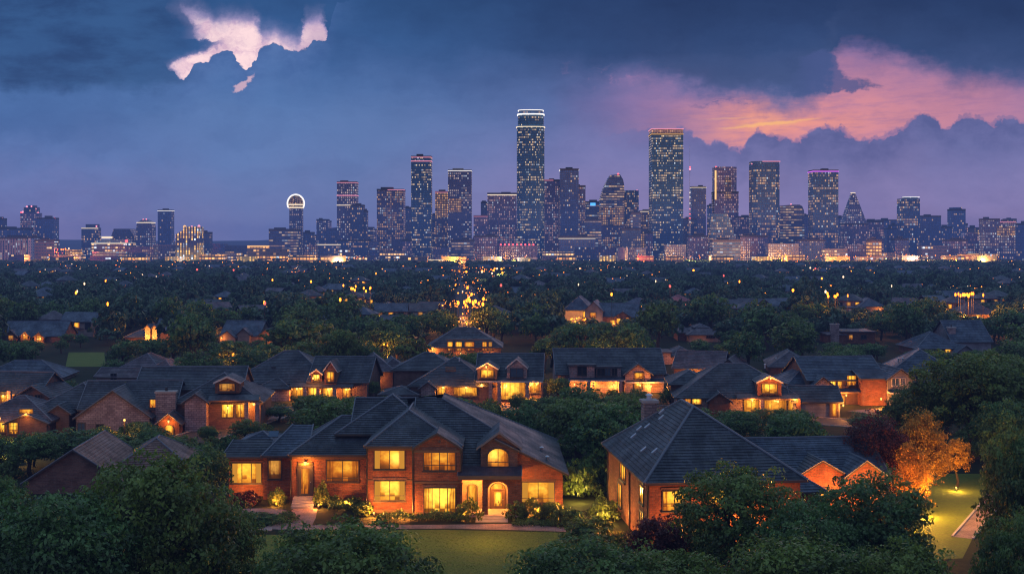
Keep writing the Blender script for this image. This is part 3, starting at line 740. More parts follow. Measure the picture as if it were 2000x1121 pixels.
# right part: front wall rises under the raking edge
xr0, xr1 = X(896, YR), X(1099, YR); zr1 = 3.7; rake = lambda x: 9.6 - .478 * (x + 7.25) - .12
zpr = Z(905, YR)
ap0, ap1 = X(926, YR), X(1000, YR)
w_.poly([(xr0, YR, -.3), (xr1, YR, -.3), (xr1, YR, rake(xr1)), (-1.67, YR, rake(-1.67)), (-1.67, YR, 4.0), (xr0, YR, 4.0)])
w_.poly([(xr1, YR, -.3), (xr1, 136, -.3), (xr1, 136, rake(xr1)), (xr1, YR, rake(xr1))])
w_.poly([(-1.67, YR, 3.9), (-1.67, 124, 3.9), (-1.67, 124, 7.), (-1.67, YR, rake(-1.67))])
w_.build('wall', brick_red, fh)
# plinth and string course
for (a, b, y) in ((X(717.5, YA) - .04, X(807, YA), YA), (xb0 - .05, xb1 + .05, YB)):
    for o_, z0_, z1_, nm_ in ((.06, -.2, .35, 'plinth'), (.045, 3.02, 3.2, 'string_course'), (.10, zA - .28, zA - .02, 'eaves_board')):
        tr = MB(); tr.box(a, b, y - o_, y, z0_, z1_); tr.build(nm_, trim_wood, fh)
for o_, z0_, z1_, nm_ in ((.08, zL - .25, zL - .02, 'eaves_board'), (.06, -.2, .4, 'plinth')):
    tr = MB(); tr.box(xl0 - .05, xl1, YL - o_, YL, z0_, z1_); tr.build(nm_, trim_wood, fh)
# corner boards / rainwater pipes
for px, y, z in ((717.5, YA, zA), (807, YB, zB), (901, YB, zB), (569, YL, zL)):
    d = MB(); d.tube((X(px, y) - .02, y - .09, 0), (X(px, y) - .02, y - .09, z), .07, n=8); d.box(X(px, y) - .12, X(px, y) + .1, y - .16, y, z - .3, z - .02); d.build('downpipe', metal_dark, fh)
# main roof, right wing planes
ridgeL, ridgeR = (X(690, 127), 127, 9.6), (-7.25, 127, 9.6)
zf = 4.0; yf = YR - .55; zfe = 9.6 - .622 * (127 - yf)
hipx = -1.67; hy = 127 - .768 * (hipx + 7.25); hz_ = 9.6 - .478 * (hipx + 7.25)
xle = X(690, 127) - 0.5
xFl = X(812, 127)
Fp = [(xFl, yf + 3., zfe + .622 * 3.), (xb1 - .5, yf + 3., zfe + .622 * 3.), (xb1 - .5, yf, zfe), (hipx, yf, zfe), (hipx, hy, hz_), ridgeR, (xFl, 127, 9.6)]
Rp = [(-1.67, 117.4, 6.93), (5.45, 117.4, 9.6 - .478 * 12.7), (5.05, 136.9, 9.6 - .478 * 12.3), (-7.25 + .0, 131.0, 9.6), ridgeR, (hipx, hy, hz_)]
Rp[2] = (Rp[2][0], 136.9, 9.6 - .478 * (Rp[2][0] + 7.25))
rb = roof(fh, [Fp], roof_slate, .36, name='roof', cap_r=.09)
roof(fh, [Rp], roof_slate, .36, name='roof', cap_r=.1)
# ridge back slope and left run
zbk = 6.0
bk = MB(); bk.poly([(X(795, 127), 127, 9.58), (-7.25, 131, 9.58), (5.0, 136.9, 3.7), (X(795, 127), 137, 5)]); bk.build('roof_back', roof_slate, fh)
# middle cross roof over A and B: front hip triangle, ridge running back
xa0, xa1 = X(711, YA - .6), X(904, YA - .6); ye = YA - .65; ze = Z(872, ye); ax_ = X(799, 122.2); az_ = Z(801, 122.2)
p_mid = [[(xa0, ye, ze), (xa1, ye, ze), (ax_, 122.2, az_)], [(xa1, ye, ze), (xa1, 131, ze), (ax_, 131, az_), (ax_, 122.2, az_)], [(xa0, 131, ze), (xa0, ye, ze), (ax_, 122.2, az_), (ax_, 131, az_)]]
roof(fh, p_mid, roof_slate, .36, cap_r=.13)
# bay B roof: arched barrel running back into the cross roof
br = MB(); N = 14
prof = [(xb0 - .12 + (xb1 - xb0 + .24) * k / N, zB + .06 + (zBa - zB + .05) * max(0, 1 - abs(k - N / 2) / (N / 2)) ** .92) for k in range(N + 1)]
for (a, za), (b, zb) in zip(prof, prof[1:]):
    br.poly([(a, YB - .35, za), (b, YB - .35, zb), (b, YB + 3.6, zb), (a, YB + 3.6, za)])
    br.poly([(a, YB - .35, za - .22), (b, YB - .35, zb - .22), (b, YB - .35, zb), (a, YB - .35, za)], 1)
    br.poly([(a, YB - .35, za - .22), (b, YB - .35, zb - .22), (b, YB, zb - .22), (a, YB, za - .22)], 1)
br.build('bay_roof', [roof_slate, trim_dark], fh)
vn = MB(); vn.tube((X(858.5, YB), YB - .05, Z(862, YB)), (X(858.5, YB), YB + .01, Z(862, YB)), .14, n=6); vn.build('gable_vent', trim_dark, fh)
# high peak behind, left of the main ridge
p_pk = hip(X(672, 128), X(860, 128), 123.5, 134, Z(842, 124), .62, .3)
roof(fh, p_pk, roof_slate, .36, cap_r=.11)
p_bk = gab(X(700, 129), X(846, 129), 124.2, 133.8, Z(838, 124.2) - .35, .60, .3, 'x')
roof(fh, p_bk, roof_slate, .36, cap_r=.09)
# left block roof: hip, then the stepped lower hips of the link and the garden room
zl = Z(889, YL - .5)
xq0, xq1 = X(562, YL - .5), X(735, YL); hr = Z(812, 127.6)
p_l = [[(xq0, YL - .5, zl), (xq1, YL - .5, zl), (xq1, 127.6, hr), (X(668, 127.6), 127.6, hr)], [(xq0, 134.5, zl), (xq0, YL - .5, zl), (X(668, 127.6), 127.6, hr)], [(xq1, 134.5, zl), (xq0, 134.5, zl), (X(668, 127.6), 127.6, hr), (xq1, 127.6, hr)]]
roof(fh, p_l, roof_slate, .36, cap_r=.12)
ys = YW - 2.1; zs = Z(891, ys); hr2 = Z(829, 129)
p_s = [[(X(510, ys), ys, zs), (X(600, ys), ys, zs), (X(612, 129), 129, hr2), (X(572, 129), 129, hr2)], [(X(510, ys), 135, zs), (X(510, ys), ys, zs), (X(572, 129), 129, hr2)]]
roof(fh, p_s, roof_blue, .36, cap_r=.11)
yw = YW - .5; zw = Z(893, yw)
p_w = [[(X(432, yw), yw, zw), (X(522, yw), yw, zw), (X(522, yw), yw + 3.6, zw + 1.2), (X(440, yw), yw + 3.6, zw + 1.2)]]
roof(fh, p_w, roof_slate, .36, cap_r=.08)
roof(fh, [[(X(455, 127.5), 127.5, zw + .6), (X(545, 127.5), 127.5, zw + .6), (X(514, 130.5), 130.5, Z(842, 130.5))], [(X(455, 127.5), 134, zw + .6), (X(455, 127.5), 127.5, zw + .6), (X(514, 130.5), 130.5, Z(842, 130.5))], [(X(545, 127.5), 127.5, zw + .6), (X(545, 127.5), 134, zw + .6), (X(514, 130.5), 130.5, Z(842, 130.5))]], roof_blue, .36, cap_r=.1)
sk = MB(); sk.obox((X(523, 127.6), 127.9, zw + 1.42), (1.0, 0, 0), (0, .55, .52), (0, -.06, .07)); sk.build('skylight', blue_glass, fh)
# dormer with the arched window
xd0, xd1 = X(939, 117.6), X(1011, 117.6); zd0, zd1 = Z(912, 117.6), Z(873, 117.6); zda = Z(851, 117.6); xdm = (xd0 + xd1) / 2
dm = MB(); dm.box(xd0, xd1, 117.6, 123.5, zd0 - .4, zd1, top=False, bottom=False)
dm.poly([(xd0, 117.6, zd1), (xd1, 117.6, zd1)] + [(xdm, 117.6, zda + .25)])
dmo = dm.build('dormer', brick_dim, fh)
dr = MB(); zt_ = Z(843, 117.2)
for sd in (-1, 1):
    xe = xdm + sd * ((xd1 - xd0) / 2 + .42); zl_ = zd1 - .05
    q = [(xe, 117.15, zl_), (xe, 124, zl_), (xdm, 124, zt_), (xdm, 117.15, zt_)]
    dr.poly(q); dr.poly([(a, b, c - .14) for a, b, c in q][::-1], 1)
    A, B = Vector(q[0]), Vector(q[3]); dr.poly([A + Vector((0, 0, -.2)), B + Vector((0, 0, -.2)), B + Vector((0, 0, .04)), A + Vector((0, 0, .04))], 1)
dr.build('dormer_roof', [roof_slate, cap_grey], dmo, org=fh['_o'])
window(fh, (X(972.8, 117.6), 117.6, (Z(876, 117.6) + Z(910, 117.6)) / 2), 1.95, Z(876, 117.6) - Z(910, 117.6), glass=lit_warm, cols=2, low=.4, arch=.75, curtains=False, name='dormer_window')
# windows read off the photograph
def fw(p0, p1, q0, q1, Y, **k):
    k.setdefault('casing', brick_dim)
    return window(fh, ((X(p0, Y) + X(p1, Y)) / 2, Y, (Z(q0, Y) + Z(q1, Y)) / 2), X(p1, Y) - X(p0, Y), Z(q0, Y) - Z(q1, Y), **k)
fw(732, 790, 878, 915, YA, glass=lit_warm, cols=2, curtains=True)
fw(732, 790.5, 939, 976, YA, glass=lit_hot, cols=2, low=.42, curtains=True)
fw(828, 889, 880, 917.5, YB, glass=lit_warm, cols=4, low=.45)
fw(829, 889, 953, 1002, YB, glass=lit_hot, cols=4, sill=False)
fw(638.5, 700, 900, 939, YL, glass=lit_warm, cols=2, low=.3, curtains=False)
fw(454, 510, 904.5, 942.5, YW, glass=lit_warm, cols=3, curtains=True)
fw(525, 549, 899, 934, YW - 1.6, glass=lit_dim, cols=1, low=.4)
fw(1020, 1082, 941.5, 980, YR, glass=lit_hot, cols=2, low=.4, curtains=True)
# left entrance: tall glazed door, lamp over it, brick steps
xd = X(596.5, YL); zdoor = Z(968, YL)
dl = door(fh, (xd, YL, zdoor), 1.35, Z(911, YL) - zdoor, mat=trim_dark, glass=lit_warm)
window(fh, (xd, YL, Z(907.5, YL)), 1.3, .35, glass=lit_hot, cols=1, sill=False, name='fanlight')
lantern(fh, (X(597, YL), YL - .3, Z(903, YL)), 55, r=.16)
stp = MB()
for i in range(5): stp.box(X(575, YL), X(618, YL), YL - .5 - .38 * (i + 1), YL - .02 - .001 * i, -.1, zdoor - .02 - .2 * i)
stp.build('entrance_steps', concrete, fh)
# porch: lean-to roof, brick piers, arch, lit recess with side window and arched door
pz1 = Z(911.5, 117.5); yq = YP - .9; pz0 = Z(930, yq)
roof(fh, [[(X(894, yq), yq, pz0), (X(1019, yq), yq, pz0), (X(1019, YR), YR - .01, pz1), (X(894, YR), YR - .01, pz1)]], roof_purple, .36, name='porch_roof', cap_r=.07, fascia=trim_wood, thick=.3)
pw = MB(); y0, y1 = YP - .3, YP + .1; zc = pz0 - .18
for a, b in ((899, 903), (942, 953), (992, 1019)): pw.box(X(a, YP), X(b, YP), y0, y1, -.2, zc, top=False)
N = 12; aw0, aw1 = X(953, YP), X(992, YP); zsp = Z(955, YP); zar = Z(939.5, YP); am = (aw0 + aw1) / 2
ar = [(am - (aw1 - aw0) / 2 * math.cos(math.pi * k / N), zsp + (zar - zsp) * math.sin(math.pi * k / N)) for k in range(N + 1)]
for (a, za), (b, zb) in zip(ar, ar[1:]):
    pw.poly([(a, y0, za), (b, y0, zb), (b, y0, zc), (a, y0, zc)]); pw.poly([(a, y0, za), (a, y1, za), (b, y1, zb), (b, y0, zb)])
pw.box(X(903, YP), X(942, YP), y0 + .02, y1, zc - .3, zc, top=False)
pw.build('porch_arch', brick_red, fh)
fl = MB(); zfl = Z(1003, YP); fl.box(X(899, YP), X(1019, YP), YP - .35, YR, -.2, zfl); fl.build('porch_floor', concrete, fh)
bk2 = MB(); bk2.poly([(X(903, YR), YR - .03, zfl), (X(1005, YR), YR - .03, zfl), (X(1005, YR), YR - .03, zc + .5), (X(903, YR), YR - .03, zc + .5)]); bk2.build('porch_lining', stucco, fh)
window(fh, (X(922.5, YR), YR - .04, (Z(944, YR) + Z(996, YR)) / 2), X(931, YR) - X(914, YR), Z(944, YR) - Z(992, YR), glass=lit_hot, cols=1, low=.5, arch=.2, sill=False)
window(fh, (X(972.5, YR), YR - .04, (Z(943, YR) + Z(1000, YR)) / 2), X(986, YR) - X(959, YR), Z(943, YR) - Z(999, YR), glass=lit_hot, cols=1, arch=.5, sill=False, name='fanlight')
door(fh, (X(972.5, YR), YR - .07, zfl), 1.25, Z(956, YR) - zfl, mat=trim_wood, glass=lit_hot)
st = MB()
for i in range(5): st.box(X(930, YP), X(992, YP), YP - .36 - .42 * (i + 1), YP - .36 + .001 * i, -.1, zfl - .03 - zfl / 5.2 * i)
st.build('porch_steps', concrete, fh)
lantern(fh, (X(922, YP), YP + 1.2, zc - .25), 150, r=.16, off=(0, -.2, -.3)); lantern(fh, (X(975, YP), YP + 1.2, zc - .1), 150, r=.16, off=(0, -.2, -.3))
# roof vents on the right slope
for px, py, Y in ((1004, 838, 124), (1058, 862, 124), (1069, 888, 120)):
    v = MB(); x = X(px, Y); z = 9.6 - .478 * (x + 7.25); v.tube((x, Y, z - .1), (x, Y, z + .35), .12, n=8); v.tube((x, Y, z + .35), (x, Y, z + .45), .22, .1, 8); v.build('roof_vent', metal_light, fh)
HOUSES.append((435, 1104, 776, 1006, 116, 'the large arched-porch house')); FOOT.append((-31, 7, 111, 138))

# ---- the hip-roofed brick house on the right ---------------------------------------------------------------------------
YH = 102.8; ang = R_(5.8); xc0 = X(1268, YH)
rh = thing('brick_house', 'tall brick house under a big dark hip roof, right of the arched-porch house', 'house', (xc0, YH, 0))
H = Z(936, YH)
O = Vector((xc0, YH, 0)); q = lambda x, y, z: (xc0 + x, YH + y, z)
w2 = MB(); W2, D2 = 13.0, 19.2
w2.box(xc0, xc0 + W2, YH, YH + D2, -.3, H, top=False, bottom=False)
zg = 4.3
w2.box(xc0 + W2 - .5, xc0 + 24.5, YH + 9.6, YH + 19.5, -.3, zg, top=False, bottom=False)
w2.box(xc0 + 15.6, xc0 + 20.4, YH + 8.6, YH + 11, -.3, zg, top=False, bottom=False); w2.poly([q(15.6, 8.6, zg), q(20.4, 8.6, zg), q(18., 8.6, zg + 1.4)])
w2.box(xc0 + 20.2, xc0 + 23.9, YH + 8.2, YH + 11, -.3, zg + .05, top=False, bottom=False); w2.poly([q(20.2, 8.2, zg), q(23.9, 8.2, zg), q(22.05, 8.2, zg + 1.35)])
w2.box(xc0 + 9.0, xc0 + 15.7, YH + 2.5, YH + 12, -.3, 4.4, top=False, bottom=False)
w2.build('wall', brick_red, rh)
zz = Z(787, 113.5); hx, hy0, hy1 = xc0 + 5.7, YH + 7.6, YH + 12.2; oh = .55; zE = H - .25
a, b, c, d = (xc0 - oh, YH - oh, zE), (xc0 + W2 + oh, YH - oh, zE), (xc0 + W2 + oh, YH + D2 + oh, zE), (xc0 - oh, YH + D2 + oh, zE)
e, f = (hx, hy0, zz), (hx + .01, hy1, zz)
pitch_ok = roof(rh, [[a, b, e], [b, c, f, e], [c, d, f], [d, a, e, f]], roof_slate, .36, cap_r=.13)
roof(rh, gab(xc0 + W2 - 1.5, xc0 + 24.4, YH + 9.6, YH + 19.4, zg, .52, .45, 'x'), roof_blue, .36, cap_r=.1)
roof(rh, gab(xc0 + 15.6, xc0 + 20.4, YH + 8.6, YH + 15, zg, .58, .3, 'y'), roof_slate, .36, cap_r=.08)
roof(rh, gab(xc0 + 20.2, xc0 + 23.9, YH + 8.2, YH + 14.6, zg + .05, .72, .3, 'y'), roof_blue, .36, cap_r=.08)
roof(rh, hip(xc0 + 8.9, xc0 + 15.8, YH + 2.4, YH + 15, 4.4, .6, .4), roof_blue, .36, cap_r=.09)
def rw(x, z0, z1, wd, side='f', **k):
    c = q(x, 0, (z0 + z1) / 2) if side == 'f' else (xc0, YH + x, (z0 + z1) / 2)
    k.setdefault('casing', brick_dim)
    return window(rh, c, wd, z1 - z0, n=(0, -1, 0) if side == 'f' else (-1, 0, 0), **k)
rw(2.15, Z(997, YH), Z(960, YH), 1.95, glass=lit_warm, cols=2, low=.55)
rw(6.0, Z(997, YH), Z(960, YH), 1.95, glass=lit_warm, cols=2, low=.55)
rw(2.15, .7, 2.2, 1.9, glass=lit_dim, cols=2)
rw(11.5, 3.7, 5.1, 2.6, 'l', glass=lit_warm, cols=3); rw(13., 1.0, 3.0, 1.6, 'l', glass=lit_warm, cols=2)
rw(3.0, 3.4, 4.8, 1.5, 'l', glass=lit_warm, cols=2); rw(3., .9, 2.6, 1.5, 'l', glass=lit_dim, cols=2)
window(rh, q(22.05, 8.2, 3.0), .5, 1.3, glass=dark_glass, cols=1); window(rh, q(17.9, 8.6, 2.2), 1.6, 1.8, glass=lit_warm, cols=2)
window(rh, q(12., 2.5, 2.3), 2.2, 1.8, glass=lit_warm, cols=3)
for x, y in ((-.09, .1), (-.09, 8.0), (-.09, 19)):
    d_ = MB(); d_.tube(q(x, y, 0), q(x, y, H - .3), .08, n=8); d_.build('downpipe', metal_dark, rh)
ch = MB(); ch.box(xc0 + 2.9, xc0 + 4.2, YH + 15.8, YH + 17.2, 5, 10.2); ch.box(xc0 + 2.75, xc0 + 4.35, YH + 15.65, YH + 17.35, 10.2, 10.45, 1)
cho = ch.build('chimney', [stone_grey, concrete], rh)
cp_ = MB(); cp_.tube(q(3.55, 16.5, 10.45), q(3.55, 16.5, 10.9), .28, .24, 10); cp_.tube(q(3.55, 16.5, 10.9), q(3.55, 16.5, 11.05), .4, .1, 10); cp_.build('chimney_pot', metal_light, cho, org=rh['_o'])
for x, y in ((1.2, 13.2), (1.9, 13.9), (2.4, 12.6), (.9, 7.2), (1.3, 4.4), (3.5, 11.6), (3.9, 13.2)):
    z = zE + (zz - zE) * (x + oh) / (5.7 + oh); v = MB(); v.obox(q(x, y, z - .02), (.5, 0, .4), (0, .42, 0), (-.1, 0, .16)); v.build('roof_vent', metal_light, rh)
light(rh, q(3.2, -2.6, .8), 260, (1., .3, .05), r=.3); light(rh, q(8.3, -1.2, 2.2), 260, (1., .3, .05), r=.3); light(rh, q(18, 6.0, 2.), 300, (1., .27, .05), r=.3); light(rh, q(22.5, 5.6, 1.8), 260, (1., .27, .05), r=.3)
light(rh, q(-2.4, 7., .6), 60, r=.3)
rh.rotation_euler[2] = ang
HOUSES.append((1185, 1682, 785, 1075, 103, 'the tall hip-roofed house')); FOOT.append((8, 38, 99, 125))
# ---- the houses of the neighbourhood -----------------------------------------------------------------------------------
W, Hh, Dm = lit_warm, lit_hot, lit_dim
ST = [brick_dim, stone_grey, stone_pink, siding, brick_red, stucco]
house('the sprawling stone-gabled house', 'sprawling dark-roofed house with a grey stone gable, square chimney and lit corner bay', 165,
      [('gx', 150, 330, 800, 10, .62, 2.5, 1), ('gy', 152, 292, 812, 9, .72, 0, 1), ('hip', 60, 200, 800, 11, .55, 4, 0), ('hip', 330, 500, 790, 12, .55, 3, 0), ('gx', 240, 450, 772, 10, .5, 8, 0), ('gy', 312, 352, 822, 3, .8, -1.2, 4), ('gy', 356, 398, 786, 6, .7, 1.2, 2), ('gy', 92, 132, 806, 6, .7, 1.5, 0)],
      ST, roof_slate, rz=4, step=.4, chim=((297, 336, 768, 2.0),),
      wins=((155, 168, 825, 842, blue_glass, 0), (190, 203, 828, 845, dark_glass, 0), (285, 297, 785, 800, W, 2.4), (424, 446, 790, 822, Hh, 3, {'sill': False}), (452, 470, 790, 822, Hh, 3, {'sill': False}), (384, 396, 757, 772, dark_glass, 8), (325, 341, 828, 846, Hh, -1.2, {'arch': .4, 'cols': 1})),
      dormers=((410, 458, 752, 741, 775, 3.2, Dm, brick_red),), slabs=((400, 500, 786, 3, 1.6, trim_wood),), cols=((476, 790, 1.6), (497, 790, 1.6)),
      lamps=((474, 796, 2.5, 70), (488, 796, 2.5, 70), (372, 818, 2.4, 110), (333, 820, -1.6, 50), (440, 800, 1.2, 60)), vents=((300, 752, 12), (380, 745, 12)))
house('the square-windowed house', 'low brick house at the left edge with square yellow windows and a lit pediment', 163,
      [('hip', -60, 96, 818, 10, .5, 0, 0), ('gy', 20, 96, 822, 6, .42, -1.2, 0)], ST, roof_purple, rz=2, step=.4,
      wins=((0, 9, 823, 843, Hh, 0), (24, 41, 823, 844, Hh, -1.2, {'rows': 3}), (45, 70, 797, 804, Hh, -1.3, {'cols': 1, 'sill': False})), lamps=((58, 806, -1.5, 30), (5, 815, -1, 40)))
house('the edge porch house', 'house cut by the left edge with an amber-lit porch and two dark gables', 188, [('gx', -70, 70, 768, 9, .6, 1, 0), ('gy', 34, 100, 772, 8, .6, 0, 0)], ST, roof_slate, rz=-8, step=.45,
      wins=((-6, 8, 768, 785, Hh, .9), (52, 62, 770, 788, dark_glass, 0), (72, 84, 770, 788, dark_glass, 0)), lamps=((10, 772, -.6, 220),), cols=((22, 762, -.4),))
house('the blue-roofed bungalow', 'low bungalow with a long blue hip roof and pale eaves, far left', 225, [('hip', -40, 118, 735, 10, .5, 0, 5)], ST, roof_blue, rz=5, step=.5, wins=((60, 70, 737, 744, dark_glass, 0), (88, 98, 737, 745, dark_glass, 0)), lamps=((82, 738, -.4, 30),), vents=((75, 716, 6),))
house('the mauve hip-roofed house', 'mauve-roofed house with stepped hips beside a pale green lawn', 222, [('hip', 205, 305, 728, 11, .6, 3, 0), ('hip', 275, 335, 728, 8, .7, 2, 0), ('gx', 185, 270, 735, 6, .4, 0, 5)], ST, roof_purple, rz=-6, step=.5,
      wins=((215, 226, 730, 742, dark_glass, 0), (288, 297, 730, 742, Dm, 2)), lamps=((293, 728, 1, 35),))
house('the broad amber-porched house', 'broad dark-roofed house with a pointed front gable and a long amber-lit porch', 197, [('hip', 440, 640, 748, 14, .62, 2, 1), ('gx', 600, 715, 745, 11, .62, 1.5, 0), ('hip', 500, 563, 757, 6, .5, .5, 1)], ST, roof_slate, rz=-5, step=.42,
      dormers=((632, 656, 722, 705, 752, .9, W, brick_red), (604, 626, 730, 722, 748, 1.2, Hh, brick_red)), wins=((566, 590, 758, 780, Hh, 1.6, {'cols': 3, 'sill': False}), (600, 617, 757, 780, Hh, 1.4, {'sill': False}), (628, 646, 757, 780, Hh, 1.4, {'sill': False}), (668, 682, 758, 776, W, 1.4), (512, 520, 724, 731, dark_glass, 5)),
      slabs=((564, 690, 755, 1.4, 1.4, trim_wood),), cols=((596, 757, .2), (622, 757, .2), (655, 757, .2)), lamps=((578, 760, .6, 150), (640, 760, .6, 150), (612, 738, 0, 70), (676, 760, .6, 70)), vents=((530, 705, 9),))
house('the plum hip-roofed house', 'plum-coloured house with a tall hip roof and one small lit window', 214, [('hip', 703, 768, 722, 10, .8, 1, 0), ('hip', 745, 800, 725, 9, .7, 3, 0)], ST, roof_purple, rz=10, step=.5, wins=((735, 747, 725, 735, W, 1), (764, 778, 726, 742, blue_glass, 3, {'cols': 3})), lamps=((741, 740, .2, 40),))
house('the two-dormer house', 'long house with a lit timber dormer, a stone-faced dormer and a glowing porch', 194, [('hip', 800, 960, 752, 13, .58, 1, 0), ('gx', 930, 1056, 742, 12, .58, 2, 0), ('hip', 752, 880, 732, 9, .5, 9, 0), ('hip', 745, 815, 768, 6, .3, -1, 1), ('gy', 822, 850, 756, 6, .75, -.4, 1)], ST, roof_slate, rz=-3, step=.42,
      dormers=((932, 971, 719, 708, 742, .4, Hh, trim_wood), (989, 1028, 717, 701, 742, 1.2, blue_glass, stone_grey)), wins=((853, 868, 758, 776, Hh, .9, {'sill': False}), (886, 930, 758, 774, Hh, .9, {'cols': 4}), (943, 955, 760, 785, Hh, 1.9), (976, 1024, 749, 782, Hh, 1.9, {'cols': 5, 'sill': False}), (1034, 1052, 748, 768, W, 1.9), (866, 884, 723, 728, blue_glass, 4, {'cols': 1})),
      slabs=((930, 1060, 744, 1.8, 1.5, trim_light),), cols=((958, 746, .4), (975, 746, .4), (1030, 746, .4)), lamps=((940, 752, .9, 130), (985, 757, .8, 180), (1036, 752, .8, 150), (1048, 750, .8, 110), (865, 757, .2, 70), (910, 757, .2, 70), (950, 716, -.2, 60)), vents=((890, 706, 6),))
house('the glazed-gallery house', 'wide low house with a dark mansard roof over a row of warm gallery windows', 272, [('hip', 836, 978, 676, 12, .62, 0, 0)], ST, roof_slate, rz=0, step=.6, slabs=((872, 960, 662, .1, 1., trim_wood),),
      wins=((874, 884, 668, 684, W, -.1), (890, 902, 668, 684, W, -.1), (908, 926, 668, 684, W, -.1, {'cols': 3}), (942, 951, 668, 684, W, -.1), (954, 961, 668, 684, Dm, -.1)), lamps=((845, 682, -.4, 160), (900, 690, -.6, 50), (955, 690, -.6, 50)))
house('the pink stone-fronted house', 'long two-storey house with a pink stone front, flat bays and one pointed stone gable', 207, [('gx', 1090, 1300, 730, 12, .6, 1.5, 2), ('gy', 1222, 1272, 730, 6, .75, .4, 2), ('flat', 1113, 1162, 716, 4, 0, .8, 2), ('flat', 1166, 1214, 720, 4, 0, 1., 2), ('hip', 1258, 1305, 732, 9, .6, 2.2, 2)], ST, roof_slate, rz=2, step=.45,
      wins=((1129, 1146, 717, 733, dark_glass, .8), (1168, 1182, 721, 734, dark_glass, 1.), (1183, 1193, 721, 734, blue_glass, 1.), (1197, 1206, 721, 734, dark_glass, 1.), (1240, 1258, 729, 740, W, .4), (1152, 1170, 747, 766, Hh, 1.4, {'sill': False}), (1174, 1190, 747, 764, Hh, 1.4), (1194, 1208, 747, 764, Hh, 1.4), (1240, 1256, 748, 758, Hh, .3)),
      slabs=((1110, 1222, 742, 1.2, 1.3, trim_light), (1222, 1300, 746, 1.2, 1.2, trim_light)), cols=((1150, 744, .1, stone_pink), (1212, 744, .1, stone_pink)), lamps=((1122, 750, .2, 60), (1160, 752, .6, 120), (1200, 752, .6, 120), (1272, 754, 0, 150), (1250, 752, -.4, 60)))
house('the wide-windowed dormer house', 'large house with a glowing dormer over a wide amber ground-floor window and dark sweeping roof', 180, [('hip', 1325, 1565, 776, 14, .58, 1.5, 1), ('hip', 1320, 1400, 760, 8, .5, 8, 0), ('gx', 1550, 1640, 782, 7, .5, .4, 3), ('gy', 1386, 1426, 782, 6, .72, .2, 4)], ST, roof_slate, rz=-3, step=.42,
      dormers=((1481, 1527, 746, 735, 774, .6, Hh, brick_red),), wins=((1340, 1352, 780, 794, W, 1.4), (1355, 1372, 782, 792, Hh, 1.4), (1456, 1484, 784, 806, Hh, 1.4, {'cols': 2}), (1496, 1538, 784, 811, Hh, 1.4, {'cols': 3, 'sill': False}), (1542, 1554, 784, 811, Hh, 1.4, {'cols': 1})),
      slabs=((1440, 1562, 778, 1.4, 1.4, trim_wood),), cols=((1489, 780, .2), (1559, 780, .2, brick_red)), lamps=((1470, 782, .2, 140), (1520, 784, .4, 200), (1552, 780, 0, 90), (1504, 738, -.4, 90), (1645, 790, .0, 120)), doors=((1628, 811, .35),), vents=((1510, 722, 8),))
house('the orange-walled house', 'house with a blank brick wall washed bright orange beside a dark timber gable', 191, [('gx', 1590, 1745, 744, 12, .5, 3, 0), ('gy', 1740, 1790, 740, 10, .72, .6, 3), ('gx', 1690, 1745, 740, 6, .3, 1.2, 4), ('hip', 1560, 1640, 752, 8, .6, 5, 3), ('gy', 1596, 1628, 750, 6, .8, 1.6, 1)], ST, roof_blue, rz=6, step=.45,
      wins=((1632, 1645, 747, 762, Hh, 3), (1649, 1658, 747, 762, W, 3), (1668, 1686, 738, 756, W, 2.9), (1642, 1654, 777, 800, Hh, 3, {'sill': False}), (1656, 1664, 777, 798, W, 3), (1748, 1762, 741, 754, blue_glass, .6, {'frame': trim_light}), (1766, 1774, 741, 752, blue_glass, .6, {'frame': trim_light})),
      slabs=((1625, 1695, 768, 2.8, 1.2, trim_wood), (1738, 1800, 767, .5, .9, trim_light)), lamps=((1718, 778, -.9, 330), (1646, 774, 1.6, 110), (1660, 774, 1.6, 80), (1788, 764, -.4, 40)))
house('the steel-blue hip house', 'plain house with a broad steel-blue hip roof left of the big dark trees', 221, [('hip', 1745, 1862, 724, 14, .62, 0, 3)], ST, roof_blue, rz=-12, step=.5, vents=((1770, 705, 5), (1790, 708, 5), (1762, 706, 5)), wins=((1790, 1800, 728, 740, dark_glass, 0),))
house('the blue twin-roofed house', 'house of two blue roofs, one stepped higher, with a single amber window below', 275, [('hip', 1790, 1880, 678, 11, .6, 0, 0), ('gx', 1872, 1950, 668, 12, .7, 3, 3), ('gy', 1850, 1900, 690, 8, .7, -3, 3)], ST, roof_blue, rz=4, step=.6, wins=((1845, 1857, 681, 692, Hh, 0), (1862, 1870, 681, 690, W, 0)), lamps=((1851, 695, -.6, 60),), chim=((1872, 1886, 642, 5),), vents=((1830, 668, 3), (1900, 660, 6)))
house('the pale-gabled manor', 'big dark manor with a pale blue gable among the trees below the tallest tower', 367, [('hip', 1098, 1150, 605, 14, .9, 4, 3), ('gy', 1142, 1176, 606, 12, 1.0, 0, 3), ('gx', 1165, 1243, 618, 12, .6, 2, 0), ('gy', 1200, 1232, 618, 8, .6, .5, 0)], ST, roof_blue, rz=-10,
      wins=((1152, 1164, 611, 620, W, -.1), (1136, 1141, 610, 632, W, 3.8, {'rows': 4, 'cols': 1}), (1190, 1200, 626, 634, W, 1.9), (1204, 1212, 622, 634, W, .4), (1222, 1228, 620, 628, W, .4), (1232, 1241, 621, 628, blue_glass, 1.9, {'frame': trim_light})), lamps=((1120, 624, 1, 300), (1130, 632, 1, 300), (1196, 634, -.4, 120), (1160, 625, -1.2, 60)))
